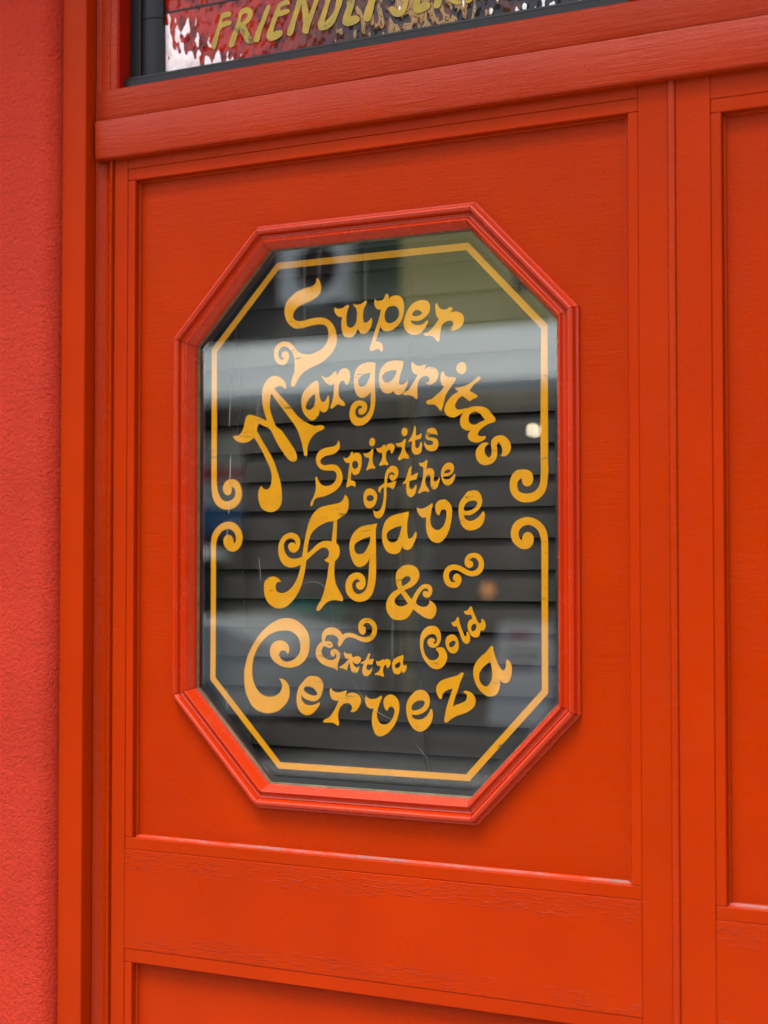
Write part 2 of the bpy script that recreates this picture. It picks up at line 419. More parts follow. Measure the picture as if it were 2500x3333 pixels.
# mullion right of the louvre window, head and upper wall
box('mullion', 0.7700, 0.8600, -0.0040, 0.0395, 2.1815, 2.62, mp_ledge, front, 0.0012)
box('window_head', -0.0198, 1.75, -0.0050, 0.0395, 2.6205, 2.72, mp_h, front, 0.0015)
box('right_post', 1.650, 1.750, -0.0050, 0.04, 0.0, 2.0830, mp_v, front, 0.0015)
box('threshold', 0.0012, 1.649, -0.02, 0.06, 0.0, 0.022, m_kerb, front, 0.002)

m_stucco2 = m_stucco
uw = thing('upper_wall', 'red stucco wall of the bar above and right of the doors', 'wall')
box('wall', -0.0675, 1.75, YS, 0.25, 2.7205, 4.6, m_stucco, uw)
box('wall', 1.7505, 9.0, YS, 0.25, 0.0, 4.6, m_stucco, uw)
box('parapet', -3.6, 9.0, YS-0.1, 0.3, 4.6005, 4.75, m_kerb, uw, 0.01)

# unseen flat canopy added over the doorway to shade the door tops
ver = thing('shade_canopy', 'unseen flat canopy added above the orange doors to shade their tops', 'shade_canopy')
m_ver = simple('shade_canopy_paint', (0.35, 0.33, 0.30), 0.7)
VD = 0.40
box('roof', -2.0, 5.0, -VD, YS-0.001, 3.02, 3.10, m_ver, ver)
box('fascia', -2.0, 5.0, -VD-0.03, -VD-0.0005, 2.98, 3.16, m_ver, ver)

# ------------------------------------------------------------------ door leaves
def octa(cx, cz, w, h, cwx, chz):
    """octagon corners clockwise from top-left, w/h half sizes, cwx/chz half lengths of the top and side"""
    return [Vector((cx-cwx, cz+h)), Vector((cx+cwx, cz+h)), Vector((cx+w, cz+chz)), Vector((cx+w, cz-chz)),
            Vector((cx+cwx, cz-h)), Vector((cx-cwx, cz-h)), Vector((cx-w, cz-chz)), Vector((cx-w, cz+chz))]
def inset(P, u):
    n = len(P); R = []
    cen = sum(P, Vector((0, 0)))/n
    nr = []
    for i in range(n):
        d = (P[(i+1) % n]-P[i]).normalized(); q = Vector((d.y, -d.x))
        if q.dot(cen-P[i]) < 0: q = -q
        nr.append(q)
    for i in range(n):
        a, b = nr[i-1], nr[i]
        R.append(P[i]+(a+b)*(u/(1+a.dot(b))))
    return R
# moulding profile: (distance in from the outer edge, height towards the street)
MPROF = [(0.0, -0.001), (0.0, 0.0042), (0.0010, 0.0052), (0.0030, 0.0054), (0.0038, 0.0062)]
for i in range(9):
    an = PI*(1-i/8); MPROF.append((0.0090+0.0050*math.cos(an), 0.0076+0.0072*math.sin(an)))
MPROF += [(0.0146, 0.0066), (0.0160, 0.0072)]
for i in range(1, 7):
    t = i/6; MPROF.append((0.0160+0.0075*t, 0.0072+0.0022*t-0.0020*math.sin(PI*t)))
MPROF += [(0.0240, 0.0102), (0.0250, 0.0107), (0.0262, 0.0103), (0.0270, 0.0088), (0.0328, -0.0012), (0.0334, -0.0024), (0.0336, -0.0112)]
MPROF = [(u*0.93, h) for u, h in MPROF]
PANEL_Y, GLASS_Y, PAINT_Y = 0.014, 0.026, 0.0305

def door_leaf(x0, label, dz, right_w, rail_mat, lq=0.0256, mirror=False):
    """x0: world x of the hinge side edge; all parts in local x"""
    d = thing('door_leaf', label, 'door', (x0, 0, 0))
    W_ = right_w
    fy, by = 0.0, 0.040
    pt, pb = 2.0465+dz, 1.118+dz              # upper panel opening
    lt, lb = 0.9445+dz, 0.26
    xl, xr = lq+0.0124, W_-0.0505
    # outer stiles
    box('stile', 0.0005 if x0 > 0.5 else 0.0024, lq-0.0002, fy, by, 0.03, 2.10, mp_v, d, 0.0009)
    box('stile', W_-0.0376, W_-0.0001, fy, by, 0.03, 2.10, mp_v, d, 0.0011)
    # rails between them
    box('rail', lq, W_-0.0378, fy+0.0002, by, 2.0632+dz, 2.10, mp_h, d, 0.0009)
    box('rail_moulding', lq, W_-0.0378, fy+0.0009, by, pt, 2.0630+dz, mp_h, d, 0.0012)
    box('rail', lq, W_-0.0378, fy+0.0003, by, 0.9632+dz, 1.1013+dz, rail_mat, d, 0.0009)
    box('rail_moulding', lq, W_-0.0378, fy+0.0009, by, 1.1015+dz, pb, mp_h, d, 0.0012)
    box('rail_moulding', lq, W_-0.0378, fy+0.0009, by, lt, 0.9630+dz, mp_h, d, 0.0012)
    box('rail', lq, W_-0.0378, fy+0.0002, by, 0.03, lb, mp_h, d, 0.0009)
    for z0, z1 in ((pb, pt), (lb, lt)):
        box('stile_moulding', lq, xl, fy+0.0009, by, z0+0.0003, z1-0.0003, mp_v, d, 0.0010)
        box('stile_moulding', xr, W_-0.0378, fy+0.0009, by, z0+0.0003, z1-0.0003, mp_v, d, 0.0010)
        # fillet beads in the corners of the sunk panel
        e = 0.0001
        prism('panel_bead', [(xl+e, 0.0100), (xl+0.0010, 0.0098), (xl+0.0022, 0.0103), (xl+0.0031, 0.0117), (xl+0.0034, 0.0150), (xl+e, 0.0150)], z0, z1, 'z', mp_bead, d, 30, 40, 0.0005, x0+1)
        prism('panel_bead', [(xr-e, 0.0040), (xr-0.0066, 0.0118), (xr-0.0076, 0.0120), (xr-0.0080, 0.0150), (xr-e, 0.0150)], z0, z1, 'z', mp_bead, d, 30, 40, 0.0005, x0+2)
        prism('panel_bead', [(0.0100, z1-e), (0.0100, z1-0.0016), (0.0110, z1-0.0028), (0.0150, z1-0.0032), (0.0150, z1-e)], xl, xr, 'x', mp_h, d, 30, 40, 0.0003, x0+3)
        prism('panel_bead', [(0.0085, z0+e), (0.0088, z0+0.0012), (0.0110, z0+0.0024), (0.0150, z0+0.0030), (0.0150, z0+e)], xl, xr, 'x', m_grime if z0 > 1 else mp_h, d, 30, 40, 0.0003, x0+4)
    # panels
    box('panel', 0.030, W_-0.042, PANEL_Y, 0.034, lb-0.008, lt+0.008, mp_panel, d)
    ox = (W_-0.8195)/2 if not mirror else 0
    OC = octa(0.4003+(0.03 if x0 > 0.5 else 0.0), 1.5672+dz, 0.3008, 0.3948, 0.1632, 0.2510)
    hole = inset(OC, 0.0285)
    rect = [Vector((0.030, pt+0.008)), Vector((W_-0.042, pt+0.008)), Vector((W_-0.042, pb-0.008)), Vector((0.030, pb-0.008))]
    V = []
    for y in (PANEL_Y, 0.034):
        V += [(q.x, y, q.y) for q in rect]+[(q.x, y, q.y) for q in hole]
    F = []
    ring = [(0, 1, 5, 4), (1, 6, 5), (1, 2, 7, 6), (2, 8, 7), (2, 3, 9, 8), (3, 10, 9), (3, 0, 11, 10), (0, 4, 11)]
    for fc in ring:
        F.append(fc); F.append(tuple(i+12 for i in fc))
    for i in range(4): F.append((i, (i+1) % 4, (i+1) % 4+12, i+12))
    for i in range(8): F.append((4+i, 4+(i+1) % 8, 4+(i+1) % 8+12, 4+i+12))
    mesh_obj('panel', V, F, mp_panel, d)
    # eight mitred lengths of moulding
    k = len(MPROF)
    offs = [inset(OC, u) for u, h in MPROF]
    for i in range(8):
        V, F = [], []; nseg = 24; dh = random.uniform(-0.0003, 0.0003)
        for s in range(nseg+1):
            t = 0.0012+0.9976*s/nseg
            for j, (u, h) in enumerate(MPROF):
                q = offs[j][i].lerp(offs[j][(i+1) % 8], t)
                wv = 0.0002*mnoise.noise(Vector((q.x*14, q.y*14, i*5+j*0.03)))
                V.append((q.x, PANEL_Y-h-dh-wv, q.y))
        for s in range(nseg):
            for j in range(k-1):
                F.append((s*k+j, s*k+j+1, (s+1)*k+j+1, (s+1)*k+j))
        mesh_obj('window_moulding', V, F, mp_mould, d, smooth=38)
    # putty, glass and seal
    g0, g1 = inset(OC, 0.0311), inset(OC, 0.0338)
    V = []; F = []
    for q in g0: V.append((q.x, GLASS_Y-0.0030, q.y))
    for q in g1: V.append((q.x, GLASS_Y-0.0002, q.y))
    F = [(i, (i+1) % 8, 8+(i+1) % 8, 8+i) for i in range(8)]
    mesh_obj('putty_line', V, F, m_putty, d)
    gp = inset(OC, 0.0300)
    V = [(q.x, GLASS_Y, q.y) for q in gp]+[(q.x, GLASS_Y+0.004, q.y) for q in gp]
    F = [tuple(range(8)), tuple(range(8, 16))]+[(i, (i+1) % 8, 8+(i+1) % 8, 8+i) for i in range(8)]
    pane = mesh_obj('glass_pane', V, F, [m_glass, m_glass_in], d)
    for pl in pane.data.polygons: pl.material_index = 0 if pl.normal.y < -0.9 else 1
    a, b = inset(OC, 0.0298), inset(OC, 0.0395)
    V = []
    for y in (GLASS_Y+0.0042, GLASS_Y+0.0062):
        V += [(q.x, y, q.y) for q in a]+[(q.x, y, q.y) for q in b]
    F = []
    for i in range(8):
        j = (i+1) % 8
        F += [(i, j, 8+j, 8+i), (16+i, 16+j, 24+j, 24+i), (8+i, 8+j, 24+j, 24+i), (i, j, 16+j, 16+i)]
    mesh_obj('seal', V, F, m_seal, d)
    return d, pane

leafL, paneL = door_leaf(0.0, 'orange panelled door with octagonal window lettered Super Margaritas', 0.0, 0.8190, mp_rail)
# narrow cover strip on the meeting edge
prism('meeting_strip', [(0.8192, 0.012), (0.8192, -0.0010), (0.8200, -0.0026), (0.8216, -0.0030), (0.8262, -0.0026), (0.8274, -0.0016), (0.8278, 0.0004), (0.8278, 0.012)], 0.03, 2.0782, 'z', mp_bead, leafL, 25, 60, 0.0005, 11)
leafR, paneR = door_leaf(0.8275, 'second orange door at the right edge, only its left stile and panel edge in view', -0.0140, 0.8220, mp_rail2, 0.0430)
for o in leafR.children:
    if o.name.startswith('stile') and not o.name.startswith('stile_m'): pass

# ------------------------------------------------------------------ lettering
LETTERING = [
    ('Super', 'S', [
        '3190,18886c 3218,18848 3243,18796 3250,18740 3241,18685 3212,18642 3160,18606 3091,18576 3010,18552 2928,18523 2858,18482 2823,18434 2812,18379 2835,18337 2894,18313 2975,18312 3080,18330 3195,18339 3287,18330 3356,18300 3425,18240 3471,18157 3491,18076 3494,17996 3465,17908 3402,17832 3334,17776 3265,17730 3173,17695 3069,17656 2988,17615 2930,17568 2878,17500 2843,17441 2819,17420 2796,17428 2781,17460 2790,17515 2813,17574 2833,17624 2836,17694 2834,17775 2824,17832 2801,17889 2754,17942 2701,17976 2642,17980 2595,17947 2575,17892 2589,17831 2630,17798 2678,17815c 2642,17835 2633,17869 2648,17903 2695,17913 2733,17893 2750,17851 2736,17786 2695,17741 2637,17729 2566,17759 2518,17825 2510,17907 2530,17977 2589,18029 2671,18049 2754,18028 2812,17984 2859,17925 2912,17882 2988,17857 3080,17849 3173,17871 3253,17906 3317,17957 3359,18034 3366,18104 3354,18175 3322,18222 3253,18244 3161,18244 3057,18231 2952,18213 2882,18210 2812,18232 2747,18283 2700,18352 2676,18435 2682,18516 2717,18595 2776,18651 2858,18706 2940,18738 3044,18761 3114,18776 3160,18803 3177,18841',
    ]),
    ('Super', 'u', [
        '3457,18463c 3488,18441 3539,18434 3590,18443 3629,18465 3663,18477 3678,18469 3675,18437 3652,18384 3641,18325 3639,18255 3652,18199 3686,18170 3726,18169 3765,18196 3793,18244 3801,18313 3801,18383 3787,18423 3759,18455 3739,18485c 3776,18472 3832,18468 3877,18481 3922,18507 3944,18511 3952,18495 3933,18457 3905,18405 3894,18336 3894,18267 3911,18221 3944,18219 3989,18245 4022,18285c 4031,18237 4017,18169 3983,18112 3939,18077 3894,18071 3855,18086 3827,18128 3819,18151c 3793,18105 3754,18058 3703,18035 3652,18040 3601,18068 3573,18130 3564,18210 3567,18270 3579,18317c 3527,18328 3482,18361 3459,18408',
    ]),
    ('Super', 'p', [
        '4071,18530c 4085,18509 4124,18496 4179,18501 4212,18526 4229,18565 4248,18581 4267,18571 4278,18541 4276,18500c 4311,18533 4355,18547 4410,18545 4465,18517 4492,18466 4505,18396 4500,18318 4475,18232 4432,18167 4377,18121 4322,18091 4256,18081 4201,18096 4168,18131 4160,18171c 4135,18099 4107,18032 4085,17956c 4124,17952 4168,17929 4190,17888 4188,17839 4168,17811c 4146,17842 4113,17856 4068,17847 4024,17835 3999,17846 3994,17871 4018,17939 4046,18026 4085,18132 4124,18228 4166,18377c 4124,18380 4085,18408 4063,18464',
        '4240,18367 4267,18399 4322,18412 4377,18406 4416,18373 4435,18323 4426,18265 4388,18219 4333,18191 4278,18187 4240,18210 4218,18260 4218,18319',
    ]),
    ('Super', 'e', [
        '4693,18445 4758,18457 4822,18448 4865,18418 4884,18377 4881,18319 4860,18272 4811,18227 4747,18195 4682,18188 4628,18197 4598,18204c 4617,18168 4660,18141 4725,18131 4790,18146 4843,18184 4857,18178 4854,18156 4822,18100 4789,18064 4746,18026 4692,18007 4638,18009 4573,18035 4524,18087 4503,18132 4499,18181 4514,18239 4535,18296 4574,18362 4628,18416',
        '4617,18273c 4639,18308 4671,18330 4709,18330 4747,18312 4774,18284c 4741,18262 4698,18252 4649,18256',
    ]),
    ('Super', 'r', [
        '4967,18390 4981,18399 4999,18369 5020,18333 5062,18311 5116,18307 5153,18328 5179,18333 5206,18319 5197,18291 5168,18258c 5205,18268 5258,18270 5311,18254 5353,18217 5368,18168 5358,18111 5321,18066 5258,18034 5205,18024 5168,18036 5150,18054c 5184,18061 5210,18088 5214,18131 5195,18156 5152,18159 5099,18144 5057,18104 5035,18037 5025,17971 5019,17913 5001,17897 4980,17908 4939,17957 4886,17980 4822,17984 4789,18006 4800,18019 4843,18026 4886,18052 4929,18093 4972,18138 5014,18193c 4982,18225 4967,18284 4961,18342',
    ]),
    ('Margaritas', 'M', [
        '2699,17390c 2703,17450 2669,17510 2608,17560 2540,17585 2471,17580 2403,17542 2348,17469 2324,17388 2319,17294 2329,17200 2349,17117 2384,17021 2398,16968c 2308,17013 2212,17046 2122,17068 2074,17052 2046,16989 2025,16907 1991,16837 1935,16792 1844,16786c 1872,16741 1935,16704 2019,16686 2102,16698 2158,16731 2192,16753c 2241,16687 2310,16579 2378,16459 2447,16329 2475,16235 2475,16153 2455,16072 2414,16035 2366,16033 2331,16057 2311,16087c 2277,16041 2259,15959 2273,15865 2312,15783 2380,15735 2462,15720 2544,15738 2605,15789 2636,15859 2638,15963 2624,16091 2590,16208 2549,16314 2495,16444 2419,16563 2337,16683 2268,16791 2229,16846c 2243,16898 2265,16942c 2336,16912 2412,16880 2466,16837c 2514,16747 2569,16652 2637,16556 2705,16473 2772,16412 2833,16401 2869,16421 2873,16479 2846,16549 2779,16644 2704,16740 2623,16836 2541,16892c 2500,16981 2466,17065 2445,17147 2445,17241 2465,17348c 2527,17272 2609,17175 2690,17078 2771,16981 2839,16897 2879,16838 2919,16744 2953,16650 2980,16533 2993,16481 3020,16468 3037,16491 3040,16577 3073,16669 3133,16747 3199,16791 3278,16816 3304,16838 3284,16870 3225,16879 3146,16873 3066,16905 2959,16962 2879,17023 2798,17114 2717,17205 2622,17297 2554,17365 2510,17414c 2554,17435 2615,17443 2655,17420',
    ]),
    ('Margaritas', 'a', [
        '3190,17485 3211,17454 3219,17383 3225,17313 3237,17242 3265,17195 3306,17199 3340,17237 3357,17283 3371,17265 3377,17195 3369,17126 3346,17077 3300,17051 3254,17066 3229,17097c 3220,17032 3185,16979 3133,16951 3093,16953 3029,17000 2983,17053 2954,17125 2944,17206 2953,17286 2982,17345 3029,17393 3087,17440 3144,17472',
        '3158,17308c 3104,17278 3052,17226 3017,17162 3017,17117 3052,17095 3093,17098 3133,17136 3158,17195 3162,17256',
    ]),
    ('Margaritas', 'r', [
        '3262,17541 3277,17545 3305,17524 3351,17521 3397,17539 3442,17576 3471,17594 3488,17579 3496,17533c 3533,17591 3579,17623 3635,17627 3680,17598 3697,17537 3692,17478 3669,17419 3641,17401 3624,17417 3615,17447 3579,17466 3545,17446 3526,17397 3522,17318 3528,17258 3556,17216 3596,17185 3622,17144 3607,17123 3573,17128 3511,17149 3465,17126 3431,17103 3409,17094 3397,17114 3420,17183 3443,17262 3448,17351 3456,17426c 3397,17414 3351,17431 3305,17474',
    ]),
    ('Margaritas', 'g', [
        '3871,17666 3938,17684 4016,17687 4081,17673c 4080,17624 4072,17546 4072,17428 4074,17329 4080,17231 4075,17132 4055,17035 4016,16948 3961,16891 3894,16855 3816,16848 3760,16865 3709,16922 3690,16992 3698,17071 3726,17134 3782,17176 3849,17185 3905,17170 3944,17139 3955,17099 3944,17040 3905,17002 3860,16994 3829,17015 3825,17045 3838,17074 3879,17082c 3872,17107 3838,17116 3799,17091 3776,17047 3782,16998 3816,16962 3860,16950 3916,16967 3966,17009 4000,17077 4011,17155 4011,17234 4011,17298c 3983,17265 3939,17233 3883,17216 3827,17238 3782,17295 3759,17385 3754,17465 3765,17543 3799,17616',
        '4011,17551c 3950,17543 3871,17513 3823,17471 3819,17421 3838,17381 3877,17367 3916,17377 3961,17424 3994,17491',
    ]),
    ('Margaritas', 'a', [
        '4260,17673 4348,17687 4424,17684 4495,17673c 4490,17610 4462,17534 4440,17457 4433,17374 4468,17363 4511,17375 4560,17418c 4555,17373 4527,17306 4489,17259 4429,17231 4391,17235 4364,17261 4347,17288c 4315,17268 4271,17257 4205,17275 4155,17330 4135,17415 4133,17493 4149,17561 4194,17627',
        '4400,17559c 4315,17560 4227,17537 4183,17495 4188,17446 4221,17410 4271,17402 4326,17429 4369,17480',
    ]),
    ('Margaritas', 'r', [
        '4615,17637 4631,17653 4653,17630 4685,17604 4750,17595 4793,17609 4820,17601 4809,17568 4793,17542c 4836,17566 4889,17573 4953,17554 4991,17519 5001,17465 4985,17408 4942,17362 4889,17341 4846,17350 4814,17378c 4851,17372 4873,17404 4868,17434 4846,17454 4793,17457 4749,17435 4717,17393 4701,17326 4698,17239 4701,17181 4690,17159 4668,17177 4631,17204 4576,17221 4511,17224 4492,17244 4517,17263 4566,17285 4631,17369 4685,17444 4699,17484c 4652,17499 4625,17534 4613,17593',
    ]),
    ('Margaritas', 'i', [
        '5038,17463 5054,17496 5076,17504 5086,17479 5107,17445 5155,17426 5229,17419 5252,17403 5244,17375 5202,17319 5144,17250 5107,17190 5085,17114 5064,17038 5043,16996 5022,16999 4995,17041 4942,17080 4846,17089 4826,17117 4840,17135 4910,17156 4974,17201 5038,17251 5093,17309c 5059,17322 5040,17366 5033,17415',
    ]),
    ('Margaritas', 'dot', [
        '5258,17532 5282,17584 5334,17609 5381,17592 5399,17543 5392,17491 5350,17453 5302,17465 5271,17493',
    ]),
    ('Margaritas', 't', [
        '5244,17281c 5302,17285 5375,17301 5449,17326 5511,17370 5563,17405 5589,17409 5600,17384 5579,17357 5511,17313 5443,17235c 5490,17209 5558,17168c 5557,17149 5500,17127 5446,17095c 5401,17132 5344,17173c 5291,17142 5249,17077 5241,17039 5265,17005 5322,16999 5401,17016c 5404,16994 5375,16966 5312,16936 5249,16905 5196,16901 5133,16924 5096,16969 5088,17018 5107,17074 5154,17139 5218,17194 5291,17229c 5276,17244 5247,17264',
    ]),
    ('Margaritas', 'a', [
        '5562,17029 5635,17017 5697,16990 5748,16931 5799,16872 5809,16838 5794,16820 5737,16803 5676,16782 5613,16742 5572,16701 5561,16663 5593,16643 5670,16645c 5670,16617 5629,16585 5561,16566 5499,16571 5447,16596 5421,16635 5426,16678 5458,16720c 5395,16727 5343,16758 5314,16807 5317,16883 5354,16948 5406,16998 5479,17027',
        '5665,16846c 5624,16898 5573,16948 5510,16960 5453,16934 5432,16888 5435,16840 5468,16802 5531,16795 5593,16824',
    ]),
    ('Margaritas', 's', [
        '5718,16539c 5685,16559 5634,16556 5582,16525 5540,16474 5530,16417 5545,16350 5592,16292 5664,16271 5736,16283 5798,16324 5827,16389 5829,16464 5829,16530 5844,16554 5875,16524 5898,16472 5900,16424 5877,16389c 5910,16375 5951,16380 5992,16412 6017,16467 6013,16533 5977,16591 5921,16636 5850,16643 5788,16622 5752,16580 5745,16524 5752,16467 5752,16410 5721,16359c 5685,16384 5659,16423 5654,16480 5675,16517',
    ]),
    ('Spirits', 'S', [
        '3524,16666c 3541,16618 3541,16569 3518,16530 3473,16496 3404,16474 3325,16461 3267,16433 3241,16399 3256,16359 3307,16337 3370,16343 3439,16345 3507,16321 3558,16261 3581,16191 3575,16111 3535,16043 3473,15990 3382,15947 3279,15914 3188,15901 3147,15872 3124,15812 3101,15788 3090,15803 3096,15843 3130,15902 3159,15972 3174,16041 3170,16121 3164,16171 3181,16188 3204,16150 3239,16095 3291,16063 3359,16059 3428,16080 3479,16134 3496,16193 3479,16238 3439,16262 3370,16264 3290,16273 3233,16299 3187,16361 3175,16421 3187,16481 3227,16529 3290,16562 3382,16579 3461,16591 3501,16620 3512,16649',
    ]),
    ('Spirits', 'p', [
        '3597,16443c 3620,16422 3659,16426 3693,16455 3721,16505 3738,16505 3742,16468c 3777,16489 3822,16485 3861,16459 3873,16400 3869,16321 3850,16252 3822,16209 3778,16193 3744,16206 3718,16251c 3712,16197 3710,16123c 3744,16119 3775,16097 3780,16057 3772,16026c 3744,16053 3699,16049 3654,16030 3640,16036 3654,16109 3671,16208 3693,16361c 3643,16362 3609,16393',
        '3735,16364 3772,16383 3811,16367 3822,16322 3806,16288 3772,16274 3738,16295 3730,16325',
    ]),
    ('Spirits', 'i', [
        '3895,16480c 3945,16476 4001,16499 4028,16527 4048,16527 4045,16483 4036,16414 4040,16355 4056,16315 4078,16290 4073,16271 4034,16277 3978,16264 3951,16248 3945,16265 3967,16318 3987,16386 3984,16416c 3934,16427 3906,16458',
    ]),
    ('Spirits', 'dot', [
        '3987,16622 4001,16661 4028,16680 4062,16664 4075,16624 4062,16585 4034,16568 4001,16582',
    ]),
    ('Spirits', 'r', [
        '4089,16542c 4128,16539 4167,16549 4205,16583 4227,16575 4231,16550c 4260,16583 4304,16596 4348,16578 4364,16541 4353,16502 4321,16459 4310,16469 4299,16504 4271,16509 4244,16481 4235,16437 4242,16378 4271,16324 4260,16310 4222,16318 4167,16310 4139,16308 4139,16328 4167,16371 4183,16419 4183,16473c 4139,16480 4106,16505',
    ]),
    ('Spirits', 'i', [
        '4381,16594c 4430,16597 4473,16610 4512,16647 4531,16644 4522,16584 4515,16526 4533,16472 4576,16417 4576,16393 4549,16390 4495,16395 4441,16370 4419,16375 4419,16397 4454,16460 4473,16508 4468,16549c 4424,16548 4392,16569',
    ]),
    ('Spirits', 'dot', [
        '4468,16751 4485,16785 4517,16795 4550,16772 4555,16738 4544,16704 4506,16683 4474,16707',
    ]),
    ('Spirits', 't', [
        '4659,16812 4673,16809 4678,16743 4681,16680c 4716,16693 4759,16716c 4759,16682 4742,16639c 4705,16635 4667,16627c 4667,16579 4672,16535 4699,16521 4726,16543 4746,16605c 4764,16575 4764,16517 4753,16469 4721,16441 4678,16435 4640,16449 4618,16493 4616,16551 4624,16611c 4591,16610 4570,16600 4564,16611 4586,16640 4618,16687 4640,16744',
    ]),
    ('Spirits', 's', [
        '4988,16678c 4962,16689 4919,16697 4877,16692 4866,16668 4893,16653 4941,16648 4983,16625 5002,16576 4994,16519 4956,16482 4898,16474 4844,16490 4807,16535 4796,16605c 4818,16578 4855,16555 4898,16556 4924,16574 4919,16603 4887,16614 4844,16625 4818,16660 4821,16718 4850,16760 4898,16778 4951,16766 4978,16731 4989,16697',
    ]),
    ('of', 'o', [
        '3899,15887 3916,15965 3966,16006 4016,16007 4071,15977 4104,15922 4099,15854 4066,15786 4016,15750 3966,15748 3921,15788',
        '3944,15881 3966,15915 4005,15921 4043,15909 4058,15879 4038,15850 3999,15838 3960,15852',
    ]),
    ('of', 'f', [
        '4215,16076c 4220,16154 4237,16222 4270,16270 4324,16300 4379,16291 4412,16252 4419,16198 4401,16145 4357,16107 4319,16108 4291,16133 4288,16162 4308,16186 4327,16189 4355,16165c 4363,16190 4341,16212 4308,16215 4275,16192 4259,16134 4253,16070c 4302,16079 4352,16094 4390,16101c 4384,16072 4346,15990c 4302,16011 4253,16029c 4242,15998 4245,15939 4239,15851 4225,15754 4203,15676 4165,15628 4121,15611 4071,15634 4055,15678 4047,15727c 4071,15706 4110,15702 4154,15731 4181,15784 4198,15862 4206,15940 4206,15984 4209,16018c 4176,16009 4159,15985 4157,15950c 4132,15961 4123,15990 4137,16024 4176,16053',
    ]),
    ('the', 't', [
        '4580,16261 4602,16285 4613,16275 4609,16222 4605,16159c 4650,16177 4699,16202c 4704,16185 4693,16152 4685,16115c 4639,16105 4585,16096c 4580,16058 4580,16009 4607,15985 4645,15998 4672,16041 4685,16036 4682,15988 4666,15930 4628,15890 4591,15883 4553,15913 4537,15972 4537,16030 4533,16069c 4499,16055 4486,16050 4486,16070 4515,16098 4542,16156',
    ]),
    ('the', 'h', [
        '4721,16330c 4758,16326 4801,16342 4828,16365 4846,16360 4839,16312 4828,16235c 4860,16254 4908,16247 4940,16203 4938,16146 4934,16098 4956,16076 4993,16101 5014,16134 5022,16115 5009,16057 4987,16005 4950,15977 4908,15988 4889,16041 4890,16099 4886,16147 4854,16169 4822,16139 4811,16081 4827,16023 4870,15960 4859,15945 4811,15956 4758,15943 4715,15924 4709,15944 4736,15996 4763,16073 4779,16140 4785,16217 4785,16270c 4742,16286 4726,16311',
    ]),
    ('the', 'e', [
        '5083,16286 5131,16315 5178,16316 5215,16287 5226,16234 5205,16186 5162,16154 5110,16141 5067,16142c 5078,16113 5115,16101 5162,16111 5204,16143 5236,16171 5243,16152 5231,16100 5199,16053 5152,16023 5099,16031 5062,16075 5041,16143 5041,16210',
        '5083,16180c 5094,16209 5131,16229 5178,16225c 5168,16197 5136,16184',
    ]),
    ('Agave', 'A', [
        '3622,15937c 3661,15896 3678,15827 3673,15758 3639,15689 3571,15641 3503,15602c 3498,15503 3492,15384 3487,15290c 3521,15260 3540,15196 3532,15127 3492,15067 3466,15048c 3458,14959 3459,14870 3476,14761 3515,14682 3566,14603 3592,14544 3583,14515 3538,14519 3470,14528 3391,14518 3311,14472 3243,14402 3202,14380 3185,14401 3197,14441 3242,14511 3288,14611 3322,14720 3351,14840 3365,14939 3381,15026c 3333,15043 3302,15068c 3345,15088 3373,15127 3373,15187 3339,15222 3287,15232 3230,15212 3150,15158 3081,15103 3025,15058c 3012,14958 2983,14838 2954,14738 2896,14618 2815,14517 2722,14441 2616,14406 2510,14423 2416,14493 2368,14583 2356,14674 2367,14766 2427,14821 2504,14840 2568,14822 2633,14772c 2592,14767 2557,14751 2542,14706 2557,14645 2616,14616 2698,14626 2792,14687 2861,14778 2908,14878 2931,14958 2940,15003c 2873,14978 2791,14963 2697,14983 2627,15049 2591,15140 2585,15241 2609,15321 2661,15386 2732,15426 2802,15433 2872,15410 2918,15359 2930,15299 2913,15229 2872,15179 2820,15164 2767,15189 2741,15240 2755,15285 2796,15305 2831,15300 2858,15269c 2855,15309 2825,15345 2767,15358 2708,15331 2673,15280 2676,15210 2703,15149 2756,15099 2826,15081 2896,15089 2959,15108c 2977,15208 3000,15328 3023,15428 3057,15548 3103,15647 3161,15716 3241,15770 3332,15793 3435,15809 3526,15825 3582,15858 3605,15897',
        '3447,15585c 3356,15574 3253,15536 3172,15487 3103,15418 3069,15338 3046,15228 3037,15153c 3104,15198 3184,15267 3264,15312 3344,15321 3418,15313c 3430,15424 3441,15504',
    ]),
    ('Agave', 'g', [
        '4107,15547c 4091,15487 4085,15418 4087,15281 4087,15135 4091,14988 4087,14842 4069,14725 4030,14617 3963,14543 3874,14511 3796,14512 3707,14555 3645,14624 3628,14712 3645,14791 3695,14860 3774,14895 3852,14890 3908,14846 3932,14783 3924,14724 3891,14680 3847,14669 3802,14694 3787,14733 3808,14767 3850,14772c 3830,14802 3796,14810 3752,14782 3729,14733 3740,14674 3774,14630 3824,14610 3897,14636 3947,14695 3969,14783 3980,14890 3986,15008 3994,15096c 3963,15037 3919,14998 3847,14969 3774,14998 3723,15077 3695,15166 3690,15264 3707,15343 3751,15421 3819,15480 3908,15518 4019,15532',
        '4008,15375c 3919,15351 3830,15313 3768,15264 3766,15195 3796,15151 3846,15141 3908,15160 3958,15223 3991,15292',
    ]),
    ('Agave', 'a', [
        '4573,15698c 4568,15632 4551,15555 4548,15478 4551,15410 4567,15342 4594,15342 4637,15380 4675,15435c 4688,15399 4675,15341 4643,15274 4605,15216 4551,15194 4502,15209 4472,15244c 4453,15188 4410,15149 4344,15140 4268,15164 4213,15228 4183,15316 4178,15404 4197,15501 4235,15579 4301,15631 4399,15664 4497,15682',
        '4470,15512c 4388,15494 4301,15456 4251,15413 4251,15354 4279,15310 4328,15292 4383,15305 4426,15363 4453,15440',
    ]),
    ('Agave', 'v', [
